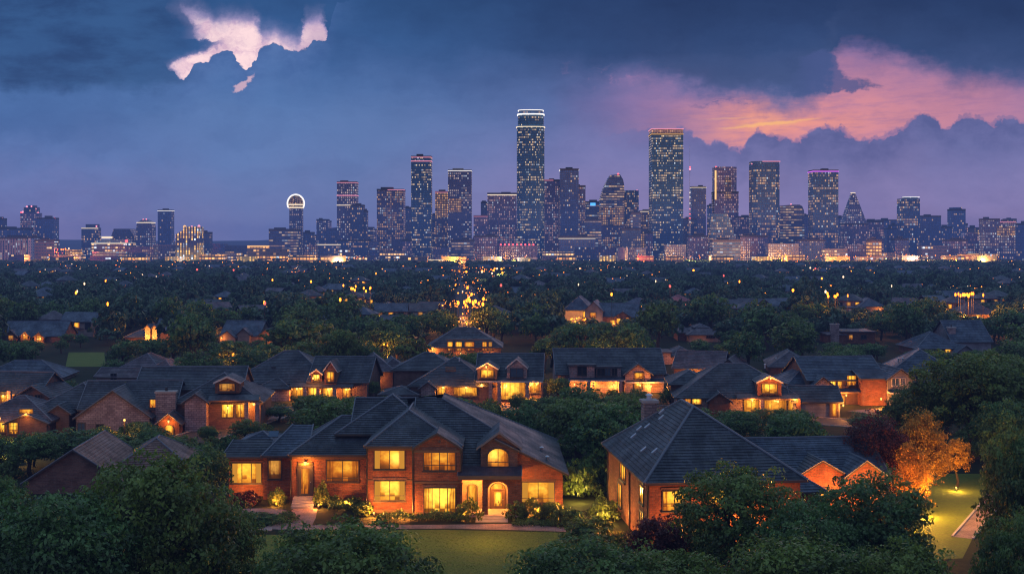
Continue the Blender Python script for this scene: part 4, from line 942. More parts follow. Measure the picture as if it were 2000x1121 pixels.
house('the pavilion-roofed house', 'low house with a two-tier purple pavilion roof and white eaves', 312, [('hip', 1345, 1408, 652, 12, .5, 0, 5), ('hip', 1362, 1386, 640, 5, .4, 3, 5), ('hip', 1328, 1356, 650, 10, .6, 4, 0)], ST, roof_purple, rz=0, lamps=((1368, 668, -1.5, 40),), wins=((1380, 1396, 655, 660, dark_glass, 0, {'cols': 4}),))
house('the dark brick-stack house', 'dark flat-roofed brick house with a tall brick stack, half sunk in trees', 306, [('flat', 1648, 1712, 650, 10, 0, 1, 0), ('flat', 1618, 1652, 655, 8, 0, 0, 0)], [brick_red], roof_purple, rz=0, chim=((1622, 1638, 632, -.5),), wins=((1660, 1668, 655, 664, Dm, 1), (1684, 1694, 655, 662, dark_glass, 1)))
house('the white-columned house', 'small pale house with a row of white columns under a blue roof', 421, [('flat', 1646, 1690, 602, 10, 0, 0, 5), ('hip', 1684, 1732, 598, 12, .6, 3, 5)], ST, roof_blue, rz=0, cols=tuple((p, 604, -1.2, trim_light) for p in (1648, 1658, 1668, 1678, 1688)), lamps=((1722, 604, 2, 60),))
house('the three-gabled house', 'house with three little front gables in a row at the far left', 309, [('gx', 0, 118, 656, 11, .6, 1.5, 0), ('gy', 12, 32, 654, 5, .9, 0, 0), ('gy', 40, 58, 656, 5, .9, .2, 0), ('gy', 66, 84, 657, 5, .9, .1, 0)], ST, roof_blue, rz=3, wins=((44, 54, 656, 664, W, .2), (71, 80, 656, 665, W, .1), (17, 27, 655, 664, Dm, 0)), lamps=((75, 662, -.5, 80), (48, 654, -.3, 50)))
house('the double-gabled blue house', 'blue-roofed house with two pale gables among trees, left of centre', 306, [('gx', 424, 500, 656, 11, .6, 2, 5), ('gy', 428, 458, 658, 7, .8, 0, 5), ('gy', 462, 486, 652, 8, .9, .6, 5), ('gy', 500, 530, 656, 9, .8, 2, 0)], ST, roof_blue, rz=-6, wins=((512, 520, 658, 666, W, 2),), lamps=((522, 664, .8, 90), (433, 660, -.5, 40)))
house('the low blue house', 'low house with a sagging blue hip roof and a few ember-lit windows', 416, [('hip', 731, 778, 608, 12, .7, 0, 3), ('hip', 775, 835, 612, 10, .4, 2, 0)], ST, roof_blue, rz=0, wins=((750, 760, 609, 615, W, 0), (772, 779, 609, 615, W, .1)), lamps=((755, 618, -1, 60), (782, 616, -1, 80)))
house('the orange-lit gabled house', 'small house with a broad orange-lit front in the woods at the right', 400, [('hip', 1880, 1948, 612, 12, .7, 0, 0)], ST, roof_purple, rz=5, wins=((1905, 1915, 613, 620, W, 0),), lamps=((1915, 620, -1.5, 260), (1935, 618, -1, 120)))
house('the round-roofed pink house', 'pinkish flat-fronted house with a rounded roof over a lit shopfront-like window row', 256, [('hip', 1306, 1362, 695, 9, .5, 1, 2), ('flat', 1296, 1310, 690, 7, 0, 0, 2)], ST, roof_purple, rz=0, wins=((1325, 1352, 695, 706, W, .9, {'cols': 5}),), lamps=((1338, 707, -.4, 90),))
house('the pale stone-gabled cottage', 'small cottage showing one pale stone side gable and an amber front', 229, [('gy', 1402, 1440, 716, 12, .8, 1, 1), ('gx', 1310, 1405, 722, 10, .55, 3, 0)], ST, roof_purple, rz=-18, step=.5, wins=((1362, 1378, 730, 738, Hh, 2.9, {'cols': 3}),), lamps=((1350, 732, 2, 130), (1372, 728, 2, 60)))
house('the plum barrel-roofed house', 'plum house with a rounded hip roof and white gutter lines behind the glowing dormer', 234, [('hip', 1505, 1585, 714, 13, .6, 0, 0)], ST, roof_purple, rz=-8, step=.5, wins=((1556, 1563, 720, 730, W, 0),), lamps=((1560, 726, -.5, 60),), vents=((1520, 704, 5),))
house('the ember-lit cottage', 'tiny cottage with pale turrets glowing orange among dark trees, left', 315, [('gy', 283, 293, 640, 6, 1.1, 0, 5), ('gy', 297, 306, 640, 6, 1.1, .1, 5), ('gx', 300, 328, 646, 9, .6, 2, 0), ('hip', 240, 284, 658, 10, .5, 2, 0)], ST, roof_blue, rz=0, lamps=((290, 655, -1.5, 420), (303, 657, -1.5, 260)))
house('the hidden dome-roofed house', 'house reduced to a rounded blue roof behind treetops on the left', 330, [('hip', 140, 200, 640, 14, .5, 0, 3)], ST, roof_blue, rz=14)
# two roofs down in the trees, lower left
house('the rust-gabled roof', 'rust-coloured gable roof with a sheet-metal side rising from the trees, lower left', 126, [('gy', 52, 236, 938, 12, .66, 0, 0)], ST, roof_rust, rz=4, step=.36)
house('the brown hip roof', 'brown tiled hip roof just showing over the big tree, right of the rust gable', 128, [('hip', 214, 360, 922, 10, .62, 3, 0)], ST, roof_brown, rz=8, step=.36)
# a mown clearing beyond the mauve roofs
HOUSES_CLEAR = (128, 206, 690, 716, GY(706), 'the pale green clearing'); FOOT.append((X(130, 262), X(205, 262), 240, 292))
# street-lamp standing behind the front gardens
def lamp_post(x, y, h, label, watts=0, r=.2, mat=None, group=None, parts=True):
    t = thing('street_lamp', label, 'street lamp', (x, y, 0), 0, group)
    p = MB(); p.tube((x, y, 0), (x, y, h), .09, .06, 8); p.tube((x, y, 0), (x, y, .7), .16, .12, 8); p.build('pole', metal_dark, t)
    g = MB(); g.ball((x, y, h + r * .8), r, 8, sz=1.1); g.build('lantern', mat or lamp_amber, t)
    if watts: light(t, (x, y, h - .3), watts)
    return t
# ---- downtown ----------------------------------------------------------------------------------------------------------
def facade(name, base, glass, cw, chh, frac, warm, strength, mx=.16, my=.24, rowbias=.6, cool=(.8, .9, 1.), coolmix=.12, glow=None):
    """office facade: storeys and bays with glass between spandrels; rooms lit at random, clustered along floors"""
    m, t = new_mat(name); u = uv(t); r = t.mul(objrand(t), 91.)
    x, y, _ = t.sep(u); gx, gy_ = t.m('DIVIDE', x, cw), t.m('DIVIDE', y, chh)
    ix, iy = t.m('FLOOR', gx), t.m('FLOOR', gy_); fx, fy = t.m('FRACT', gx), t.m('FRACT', gy_)
    inx = t.mul(t.m('GREATER_THAN', fx, mx), t.m('LESS_THAN', fx, 1 - mx)); iny = t.mul(t.m('GREATER_THAN', fy, my), t.m('LESS_THAN', fy, 1 - my * .5))
    win = t.mul(inx, iny)
    wn = t.white(t.comb(ix, iy, 0.), r); a, rc = wn[0], t.sep(wn[1])
    rowr = t.white(t.comb(iy, 3., 0.), r)[0]
    clus = t.noise(t.comb(t.mul(ix, .16), t.mul(iy, .11), r), 1., 3)
    run = t.noise(t.comb(t.mul(ix, .12), t.mul(iy, 7.3), r), 1., 1)
    p = t.mul(frac, t.add(1 - rowbias, t.mul(rowbias * 2.2, t.mul(t.ss(run, .42, .62), t.add(.4, rowr)))))
    p = t.mul(p, t.ss(clus, .36, .64, .35, 1.7))
    full = t.mul(t.m('GREATER_THAN', t.white(t.comb(iy, 8., 1.), r)[0], 1. - .16 * rowbias), t.ss(run, .40, .5, .15, .85)); p = t.m('MAXIMUM', p, t.mul(full, min(1., frac * 2.)))
    dark = t.m('LESS_THAN', t.m('FRACT', t.m('DIVIDE', t.add(iy, t.mul(r, .37)), 15.)), .12); p = t.mul(p, t.sub(1., t.mul(dark, .85)))
    on = t.mul(t.m('LESS_THAN', a, p), win)
    c = t.mix(rc[0], warm, (warm[0], warm[1] * .72, warm[2] * .45)); c = t.mix(t.m('LESS_THAN', rc[1], coolmix), c, cool)
    st = t.mul(on, t.mul(strength, t.add(.25, t.mul(t.m('POWER', rc[2], 2.), 1.2))))
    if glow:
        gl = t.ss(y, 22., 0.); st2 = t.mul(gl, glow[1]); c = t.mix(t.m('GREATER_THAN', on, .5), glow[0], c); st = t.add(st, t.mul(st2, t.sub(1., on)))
    pan = t.white(t.comb(ix, iy, 5.), r)[0]
    b = t.mix(win, base, t.mix(pan, tuple(v * .7 for v in glass), tuple(v * 1.4 for v in glass)))
    pbsdf(t, b, t.mix(win, (.7, .7, .7), (.22, .22, .22)), .5, emis=c, estr=st)
    m.cycles.emission_sampling = 'NONE'; return m
WARM, GOLD, PINKW = (1., .60, .24), (1., .58, .18), (1., .62, .5)
FA = {
 'navy': facade('facade_navy', (0.061, 0.113, 0.229), (0.036, 0.142, 0.364), 2.03, 3.10, 0.40, WARM, 0.58, rowbias=.75),
 'teal': facade('facade_teal', (0.041, 0.113, 0.211), (0.025, 0.151, 0.364), 1.72, 3.01, 0.43, (1., .74, .38), 0.67, rowbias=.85, my=.3),
 'grid': facade('facade_grid', (0.135, 0.151, 0.281), (0.050, 0.114, 0.312), 2.50, 3.10, 0.55, (1., .78, .62), 0.49, mx=.22, my=.3, rowbias=.3, coolmix=.22),
 'dense': facade('facade_dense', (0.149, 0.151, 0.264), (0.062, 0.114, 0.312), 2.18, 2.92, 0.72, WARM, 0.42, mx=.2, rowbias=.45, coolmix=.2),
 'gold': facade('facade_gold', (0.189, 0.151, 0.176), (0.099, 0.132, 0.234), 2.18, 3.01, 1.45, GOLD, 0.58, mx=.18, my=.26, rowbias=.2, coolmix=.04),
 'rows': facade('facade_rows', (0.108, 0.136, 0.246), (0.050, 0.132, 0.338), 3.51, 3.27, 0.81, (1., .70, .36), 0.51, mx=.04, my=.36, rowbias=.85, coolmix=.15),
 'pink': facade('facade_pink', (0.203, 0.167, 0.281), (0.099, 0.132, 0.338), 2.18, 3.01, 0.55, PINKW, 0.42, mx=.22, rowbias=.4, coolmix=.2),
 'slate': facade('facade_slate', (0.121, 0.151, 0.281), (0.075, 0.170, 0.416), 2.34, 3.10, 0.14, WARM, 0.49, rowbias=.6),
 'dark': facade('facade_dark', (0.068, 0.106, 0.211), (0.036, 0.114, 0.286), 2.18, 3.01, 0.21, WARM, 0.49, rowbias=.5),
 'stripe': facade('facade_stripe', (0.405, 0.363, 0.439), (0.050, 0.095, 0.234), 2.96, 2.75, 0.40, (1., .72, .5), 0.45, mx=.3, my=.06, rowbias=.1, coolmix=.22),
 'crown': facade('facade_crown', (0.270, 0.181, 0.211), (0.124, 0.151, 0.260), 2.03, 2.75, 2.89, (1., .55, .3), 0.58, mx=.15, my=.2, rowbias=.1, coolmix=.1),
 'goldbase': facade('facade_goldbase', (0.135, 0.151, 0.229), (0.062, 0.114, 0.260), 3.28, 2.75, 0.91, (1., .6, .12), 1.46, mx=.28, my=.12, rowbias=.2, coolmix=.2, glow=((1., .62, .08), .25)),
 'low': facade('facade_low', (0.149, 0.151, 0.246), (0.062, 0.114, 0.260), 3.12, 3.61, 0.66, (1., .62, .26), 1.55, mx=.1, my=.34, rowbias=.8, coolmix=.25),
 'lowhot': facade('facade_lowhot', (0.270, 0.197, 0.176), (0.149, 0.151, 0.156), 3.51, 3.78, 2.10, (1., .50, .14), 1.57, mx=.1, my=.3, rowbias=.3, coolmix=.05),
 'pale': facade('facade_pale', (0.567, 0.514, 0.632), (0.124, 0.190, 0.390), 2.34, 3.10, 0.16, WARM, 0.45, mx=.3, my=.3, rowbias=.4),
}
roof_grey = plain('roof_membrane', (.09, .09, .11), .9, .1)
E = {'none': None, 'white': emit('band_white', (1., .93, .88), 1.5), 'pink': emit('band_pink', (1., .35, .5), .95), 'purple': emit('band_purple', (.75, .18, 1.), 1.2), 'red': emit('beacon_red', (1., .10, .12), 3.), 'amber': emit('band_amber', (1., .55, .2), 1.4), 'blue': emit('sign_blue', (.1, .45, 1.), 1.6), 'rose': emit('beacon_rose', (1., .3, .4), 2.), 'warmw': emit('band_warm', (1., .80, .55), 1.3)}
LAND = []
def ring(x0, x1, y0, y1, shape):
    if shape == 'c':
        k = min(x1 - x0, y1 - y0) * .2
        return [(x0 + k, y0), (x1 - k, y0), (x1, y0 + k), (x1, y1 - k), (x1 - k, y1), (x0 + k, y1), (x0, y1 - k), (x0, y0 + k)]
    if shape == 'r':
        cx, cy, a, b = (x0 + x1) / 2, (y0 + y1) / 2, (x1 - x0) / 2, (y1 - y0) / 2; N = 28
        p = lambda v: math.copysign(abs(v) ** .62, v)
        return [(cx + a * p(math.cos(6.28319 * k / N)), cy + b * p(math.sin(6.28319 * k / N))) for k in range(N)]
    if shape == 'o':
        cx, cy, a, b = (x0 + x1) / 2, (y0 + y1) / 2, (x1 - x0) / 2, (y1 - y0) / 2; N = 24
        return [(cx + a * math.cos(6.28319 * k / N), cy + b * math.sin(6.28319 * k / N)) for k in range(N)]
    if shape == 'd':    # turned a quarter way: two faces show
        w, d = x1 - x0, y1 - y0
        return [(x0, y0 + d * .45), (x0 + w * .30, y0), (x1, y0 + d * .55), (x1 - w * .30, y1)]
    if shape == 'e':
        w, d = x1 - x0, y1 - y0
        return [(x0, y0 + d * .55), (x0 + w * .74, y0), (x1, y0 + d * .45), (x1 - w * .74, y1)]
    return [(x0, y0), (x1, y0), (x1, y1), (x0, y1)]
def tower(short, label, Y, blocks, extras=(), cat='skyscraper', name='skyscraper', group=None, dep=.85):
    a, b = min(k[0] for k in blocks), max(k[1] for k in blocks)
    t = thing(name, label, cat, (X((a + b) / 2, Y), Y, 0), 0, group)
    for i, (p0, p1, pt, sty, *k) in enumerate(blocks):
        sh = k[0] if k else 'b'; pb = k[1] if len(k) > 1 and k[1] else None; off = k[2] if len(k) > 2 else 0
        x0, x1 = X(p0, Y), X(p1, Y); d = max(16, min(70, (x1 - x0) * dep)); mb = MB(); y0 = Y + i * .35 + off
        z0, z1 = (Z(pb, Y) if pb else -1), (Z(pt, Y) if not isinstance(pt, (list, tuple)) else 0)
        if isinstance(pt, (list, tuple)):           # front outline pushed back in depth
            P = [(X(px, Y), Z(py, Y)) for px, py in pt]; P = [(P[0][0], z0)] + P + [(P[-1][0], z0)]
            n = len(P); mb.poly([(x, y0, z) for x, z in P]); mb.poly([(x, y0 + d, z) for x, z in P][::-1])
            for j in range(n):
                q0, q1 = P[j], P[(j + 1) % n]; mb.poly([(q1[0], y0, q1[1]), (q0[0], y0, q0[1]), (q0[0], y0 + d, q0[1]), (q1[0], y0 + d, q1[1])], 0 if abs(q0[0] - q1[0]) < abs(q0[1] - q1[1]) * 2.5 else 1)
            zt = None
        else:
            rg = ring(x0, x1, y0, y0 + d, sh); mb.prism(rg, z0, z1, 0, top=False); mb.poly([(*p, z1) for p in rg], 1)
            if sh in 'bde' and z1 - z0 > 25:      # parapet and plant room
                pr = [( (p[0] - (x0 + x1) / 2) * 1.012 + (x0 + x1) / 2, (p[1] - y0 - d / 2) * 1.012 + y0 + d / 2) for p in rg]
                mb.prism(pr, z1 - 1., z1 + 1.2, 1, top=False)
                g = random.Random(int(p0 * 7 + i)); w = (x1 - x0) * g.uniform(.25, .5); xx = x0 + (x1 - x0 - w) * g.uniform(.2, .8)
                pm = MB(); pm.box(xx, xx + w, y0 + d * .35, y0 + d * .7, z1, z1 + g.uniform(2.5, 4.)); pm.build('plant_room', roof_grey, t)
        mb.build('tower_block', [FA[sty], roof_grey], t)
    for e in extras:
        if e[0] == 'band':
            _, p0, p1, py, h, col, *k = e; x0, x1 = X(p0, Y), X(p1, Y); d = max(16, min(70, (x1 - x0) * dep)); mb = MB(); o = .6
            hh = h * Y / FPX / 2; z = Z(py, Y); rg = ring(x0 - o, x1 + o, Y - o, Y + d + o, k[0] if k else 'b'); mb.prism(rg, z - hh, z + hh, 0); mb.build('light_band', E[col], t)
        elif e[0] == 'edge':      # upright light strip
            _, px, q0, q1, w, col = e; mb = MB(); ww = w * Y / FPX / 2; mb.box(X(px, Y) - ww, X(px, Y) + ww, Y - 1., Y - .1, Z(q1, Y), Z(q0, Y)); mb.build('light_strip', E[col], t)
        elif e[0] == 'beacon':
            _, px, py, col, *k = e; mb = MB(); r = (k[0] if k else .9); x, z = X(px, Y), Z(py, Y); mb.tube((x, Y + 6, z - 4), (x, Y + 6, z), .25, n=5); o_ = mb.build('beacon_mast', metal_dark, t)
            m2 = MB(); m2.ball((x, Y + 6, z), r, 8); m2.build('beacon', E[col], o_, org=t['_o'])
        elif e[0] == 'mast':
            _, px, q0, q1, r0, r1 = e; mb = MB(); x = X(px, Y); mb.tube((x, Y + 8, Z(q1, Y)), (x, Y + 8, Z(q0, Y)), r0, r1, 6); mb.build('mast', metal_light, t)
        elif e[0] == 'sign':
            _, p0, p1, q0, q1, col = e; mb = MB(); mb.box(X(p0, Y), X(p1, Y), Y - .8, Y - .2, Z(q1, Y), Z(q0, Y)); mb.build('lit_panel', E[col] if col in E else FA[col], t)
    LAND.append(((a + b) / 2, short)); return t
T = tower
# far left group
T('', 'sliver of a dark tower at the very left edge with one white roof light', 1620, [(-14, 4, 428, 'dark')], [('beacon', 1, 427, 'rose')])
T('', 'flat dark office slab left of the stepped-crown tower', 1560, [(-20, 44, 447, 'slate')], cat='office block', name='office_block')
T('the stepped-crown tower', 'dark tower with a stepped crown dotted with pink lights, far left of the skyline', 1650, [(37, 73, 416, 'pink', 'c'), (44, 67, 405, 'dark', 'b', 417, 3), (50, 60, 401, 'dark', 'b', 406, 6)], [('beacon', 49, 404, 'rose', 1.4), (('beacon'), 58, 403, 'rose', 1.1), ('beacon', 66, 408, 'rose', 1.3), ('beacon', 41, 414, 'rose', 1.4), ('beacon', 71, 416, 'rose', 1.4), ('beacon', 38, 415, 'red', 1.2)])
T('', 'plain blue tower with a red corner light joined to the stepped-crown tower', 1600, [(72, 105, 427, 'slate')], [('beacon', 103, 427, 'red', 1.6)])
T('', 'long block with bright vertical stripes of windows at the left edge', 1420, [(-30, 55, 465, 'stripe')], cat='office block', name='office_block')
T('', 'narrow pale slab between the striped block and the far-left towers', 1415, [(55, 67, 464, 'pale')], cat='office block', name='office_block')
T('the chamfered tower', 'squat dark tower with chamfered corners and a small white-lit cap', 1560, [(157, 190, 445, 'navy', 'c'), (164, 186, 438, 'dark', 'c', 446, 3)], [('beacon', 185, 442, 'rose', 1.2), ('band', 158, 189, 446, 1.2, 'warmw', 'c')])
T('the lamp-roofed hall', 'wide low hall with a light strip under its roof and a glowing drum', 1440, [(179, 248, 475, 'low'), (186, 240, 468, 'dark', 'b', 476, 8)], [('band', 179, 246, 475.5, 1.6, 'warmw'), ('band', 196, 213, 464, 4, 'warmw', 'o'), ('beacon', 244, 471, 'red', 1.8)], cat='hall', name='hall')
T('the sloped-shoulder block', 'dark block with sloping shoulders and a flat top, right of the glowing drum hall', 1580, [(215, 266, [(215, 468), (222, 447), (253, 447), (266, 468)], 'dark')], [('beacon', 236, 456, 'rose', .9)], cat='office block', name='office_block')
T('the domed tower', 'round-shouldered tower with a lit arched top, left part of the skyline', 1560, [(266, 297, [(266, 445), (267, 438), (270, 433), (276, 430), (281.5, 429), (287, 430), (292, 433), (296, 438), (297, 445)], 'grid')], [('beacon', 277, 429, 'rose', 1.), ('beacon', 283, 428.5, 'rose', 1.), ('band', 267.5, 295.5, 435, 1.4, 'warmw')])
T('the lone flat tower', 'plain flat-topped slender blue tower standing alone, left part of the skyline', 1640, [(308, 334, 411.5, 'slate')], [('band', 308.5, 333.5, 412, .9, 'white')])
T('the gold-based block', 'stepped block with tall bright columns of windows and a yellow glowing base', 1430, [(343, 389, [(343, 458), (357, 450), (360, 443), (388, 443), (389, 443)], 'goldbase')], [('beacon', 358, 443, 'amber', 2.), ('beacon', 386, 442, 'rose', 1.6), ('beacon', 372, 443, 'rose', 1.2)], cat='office block', name='office_block')
T('', 'plain grey block just right of the yellow-based block', 1520, [(389, 409, 455, 'dark')], cat='office block', name='office_block')
T('', 'long low building with two lit floors right of the yellow-based block', 1390, [(400, 462, 494, 'low')], cat='office block', name='office_block')
T('', 'blazing orange low building left of the ball-topped tower', 1400, [(483, 520, 479, 'lowhot')], [('band', 484, 519, 481, 2., 'amber')], cat='office block', name='office_block')
T('', 'yellow-lit slab block at the foot of the ball-topped tower', 1480, [(525, 580, 449, 'rows')], cat='office block', name='office_block')
# ball-topped tower
bt = T('the ball-topped tower', 'observation tower whose shaft carries a white-lit ball', 1560, [(564, 589, 408, 'grid', 'c')], [])
Yb = 1560; bxx, bz, brr = X(576, Yb), Z(397.5, Yb), 16.2 * Yb / FPX; by = Yb + 9
m = MB(); m.ball((bxx, by, bz), brr * .97, 24, sz=1.05); m.build('ball', FA['gold'], bt)
for dz_, k_ in ((-.15, 1.03), (-.5, .93)):
    m = MB(); N = 40; zz_ = bz + brr * dz_
    m.prism([(bxx + brr * k_ * math.cos(6.28319 * k / N), by + brr * k_ * math.sin(6.28319 * k / N)) for k in range(N)], zz_ - .75, zz_ + .75); m.build('light_ring', E['warmw'], bt)
m = MB(); N = 30
for k in range(N):
    f = lambda a: (bxx + brr * 1.02 * math.cos(a), by - brr * .25, bz + brr * 1.08 * math.sin(a)); a0, a1 = -.45 + (math.pi + .9) * k / N, -.45 + (math.pi + .9) * (k + 1) / N
    m.tube(f(a0), f(a1), 1.0, n=6, caps=False)
m.build('light_arch', E['white'], bt)
for a in (-.9, -.45, 0, .45, .9):
    m = MB()
    for k in range(14):
        f = lambda t_: (bxx + brr * math.cos(t_) * math.sin(a), by - brr * math.cos(t_) * math.cos(a), bz + brr * 1.05 * math.sin(t_)); m.tube(f(-1.5 + k * .2143), f(-1.5 + (k + 1) * .2143), .32, n=4, caps=False)
    m.build('rib', metal_dark, bt)
T('', 'grey slab just right of the ball-topped tower', 1600, [(590, 611, 455, 'slate')], cat='office block', name='office_block')
T('', 'low block with a bright window grid below the ball-topped tower', 1410, [(594, 619, 478, 'dense')], cat='office block', name='office_block')
T('', 'long low flat-roofed block edged with a line of light, right of the ball-topped tower', 1420, [(619, 660, 478, 'slate')], [('band', 619, 660, 478, 1.2, 'warmw')], cat='office block', name='office_block')
T('', 'dark sloping-roofed slab behind the low blocks, left of the banded twin tower', 1640, [(622, 660, [(622, 450), (638, 449), (640, 446), (660, 444)], 'slate')], cat='office block', name='office_block')
T('the banded twin tower', 'tower with bright horizontal bands and a lower stepped shoulder on its right', 1560, [(658, 696, 356.5, 'grid'), (686, 711, 402, 'dark', 'b', None, -6), (704, 717, 413, 'dark', 'b', None, -4), (662, 720, 470, 'navy', 'b', None, -12)], [('band', 658.5, 695.5, 357, 1., 'pink'), ('band', 658.5, 695.5, 382, 1.6, 'pink'), ('band', 658.5, 695.5, 401, 1.2, 'warmw')])
T('the broad speckled tower', 'broad speckled tower with a pink-lit right half of its roof edge', 1580, [(736, 788, 371, 'dense')], [('band', 758, 788, 371, 1.1, 'pink'), ('beacon', 740, 374, 'rose', 1.2)])
T('', 'recessed plain tower between the broad speckled tower and the slim pink-banded tower', 1680, [(786, 805, 406, 'slate')])
T('the slim pink-banded tower', 'slim dark tower with two pink top bands and a red light halfway down', 1540, [(803, 842, 306.5, 'teal')], [('band', 803.5, 841.5, 307.5, 1.2, 'pink'), ('band', 803.5, 841.5, 315, 1.6, 'pink'), ('beacon', 821, 425, 'red', 3.2), ('beacon', 818, 426, 'rose', 2.)])
T('', 'dull grey tower filling the gap right of the slim pink-banded tower', 1700, [(841, 856, 420, 'slate')])
T('the gold-windowed tower', 'golden-windowed tower pressed against the taller grid tower', 1600, [(850, 876, 375.5, 'gold', 'b', 424), (850, 876, 424, 'dense', 'b', None, .2)], [('band', 850.5, 875, 376, 1., 'pink')])
T('the grid tower', 'tall flat-topped tower covered in a pale window grid with one golden patch', 1570, [(875, 920.5, 333.5, 'grid')], [('band', 875.5, 920, 333.8, 1., 'white'), ('sign', 877, 901, 388, 414, 'gold')])
T('', 'lower block tucked against the left of the stacked-step tower', 1520, [(925, 953, 422.6, 'pink')], [('band', 926, 952, 423, .8, 'pink')])
T('', 'slate tower stepping up behind the low pink-edged block', 1640, [(939, 955, 396, 'slate')])
T('the wide step tower', 'wide speckled tower directly left of the tallest tower', 1600, [(952, 1009, 378.5, 'pink')], [('band', 953, 1008, 381, 1.6, 'warmw')])
T('the tallest tower', 'tallest tower, blue glass with rounded corners and white light rings at its top', 1480, [(1009.5, 1064, 247, 'teal', 'r'), (1011.5, 1062.5, 222, 'teal', 'r', 248, .8), (1013, 1061, 213.6, 'dark', 'r', 223, 1.2)], [('band', 1011, 1063, 223, 2.4, 'white', 'r'), ('band', 1012.5, 1061.5, 215, 1.2, 'white', 'r'), ('band', 1009, 1064.5, 247.5, 1.3, 'warmw', 'r')])
T('', 'pink-speckled tower close behind the right side of the tallest tower', 1620, [(1063, 1093, 352.5, 'pink')], [('band', 1064, 1080, 352.5, 1., 'pink')])
T('the white-capped tower', 'purple tower with a white-outlined cap rising from a broader body', 1580, [(1093, 1143.5, 364, 'dense'), (1094, 1130, 331.5, 'slate', 'b', None, -3)], [('band', 1094, 1130, 332.5, 1.6, 'white'), ('edge', 1129.4, 332, 364, 1.2, 'white')])
T('', 'flat block with a glowing blue roof sign', 1620, [(1144, 1174, 395, 'rows')], [('sign', 1153, 1163, 396.5, 402, 'blue')], cat='office block', name='office_block')
T('the slanting tower', 'golden-floored tower with a slanting left shoulder and a red roof light', 1560, [(1173, 1219, [(1173, 388), (1180, 366), (1190, 346), (1193, 342), (1211, 341), (1217, 351), (1219, 361)], 'rows', 'b', 405), (1173, 1219, 405, 'gold', 'b', 440), (1173, 1219, 440, 'dense', 'b', None, .2)], [('beacon', 1208, 340, 'red', 1.4)])
T('', 'dark tower with a rounded right corner, right of the slanting golden tower', 1600, [(1219, 1248, 372, 'navy', 'c')], [('beacon', 1245, 372, 'rose', .9)])
T('', 'dark stepped block in front of the rounded dark tower', 1460, [(1214, 1252, 448, 'dark'), (1233, 1252, 416, 'rows', 'b', None, 4)])
T('', 'golden-lit block between the dark blocks and the lit-crown tower', 1560, [(1250, 1274, 413, 'gold')], [('band', 1251, 1272, 413.5, 1., 'warmw')])
T('the lit-crown tower', 'broad dark tower with a glowing pinkish crown, right of centre', 1500, [(1273, 1334.5, 262, 'teal'), (1273, 1334.5, 251.5, 'crown', 'b', 262, .1)], [('band', 1273, 1334.5, 252, 1.5, 'pink'), ('band', 1273, 1334.5, 262.5, .8, 'amber')])
ant = T('the radio mast', 'thin radio mast with red and white lights beside the lit-crown tower', 1490, [(1345.5, 1352.5, 492, 'dark')], [('mast', 1349, 282, 372, .22, .1), ('beacon', 1349, 330, 'rose', 1.3), ('beacon', 1349.3, 326, 'red', .9)], cat='radio mast', name='radio_mast')
lt = MB(); xm_ = X(1349, 1490); z0_, z1_ = 0, Z(372, 1490)
for k in range(24):
    za, zb = z0_ + (z1_ - z0_) * k / 24, z0_ + (z1_ - z0_) * (k + 1) / 24; wa, wb = 2.2 * (1 - k / 30), 2.2 * (1 - (k + 1) / 30)
    for a in range(3):
        f = lambda a_, w_, z: (xm_ + w_ * math.cos(a_ * 2.0944 + .4), 1498 + w_ * math.sin(a_ * 2.0944 + .4), z)
        lt.tube(f(a, wa, za), f(a, wb, zb), .22, n=4, caps=False); lt.tube(f(a, wa, za), f(a + 1, wb, zb), .14, n=4, caps=False)
lt.build('lattice', metal_light, ant)
for q_, c_ in ((385, 'white'), (397, 'white'), (408, 'rose'), (418, 'red'), (426, 'red'), (434, 'white'), (376, 'white')):
    m = MB(); m.ball((xm_, 1496, Z(q_, 1490)), .7, 8); m.build('beacon', E[c_], ant)
T('', 'low dark block at the foot of the radio mast', 1530, [(1331, 1361, 428, 'dark')], cat='office block', name='office_block')
T('', 'flat-topped blue tower just right of the radio mast', 1580, [(1351, 1379, 366, 'slate')], [('band', 1351.5, 1379, 366.5, .8, 'warmw')])
T('', 'recessed dull tower left of the golden-striped tower', 1680, [(1384, 1399, 402, 'slate')])
T('the golden-striped tower', 'tower with a golden left edge, a golden window column and a notched top', 1580, [(1396, 1440, 326, 'pink', 'c'), (1396, 1442.5, 376, 'pink', 'b', None, -.4)], [('sign', 1416, 1428, 346, 388, 'gold'), ('edge', 1397.5, 333, 390, 3., 'amber'), ('beacon', 1400, 327, 'red', 1.8), ('beacon', 1438, 327, 'rose', .9)])
T('the curved-back block', 'dark block with a curving right side in front of the golden-striped tower', 1440, [(1388, 1440, [(1388, 424), (1393, 417), (1421, 417), (1428, 437), (1434, 458), (1440, 478)], 'navy')])
T('', 'hazy speckled block between the golden-striped tower and the pink-topped tower', 1560, [(1441, 1472, 424, 'pink')])
T('the pink-topped tower', 'dark flat-topped tower outlined with pink roof lights, right of the golden-striped tower', 1500, [(1470, 1524.5, 315, 'navy', 'c')], [('band', 1490, 1523, 315.5, 1.4, 'pink'), ('beacon', 1471, 320, 'rose', .9)])
T('the shouldered tower', 'hazy tower with a rounded right shoulder and lit floor lines', 1560, [(1524, 1571, [(1524, 402), (1546, 400), (1562, 400), (1567, 403), (1570, 410), (1571, 418)], 'rows')], [('beacon', 1547, 399, 'rose', .9)])
T('', 'narrow slab close behind the rounded-shoulder tower', 1640, [(1568, 1579, 421, 'slate')])
T('the purple-topped tower', 'sleek blue tower with a bright purple line along its roof', 1500, [(1588.4, 1637.5, 333.7, 'navy')], [('band', 1588.4, 1637.5, 335, 1.7, 'purple')])
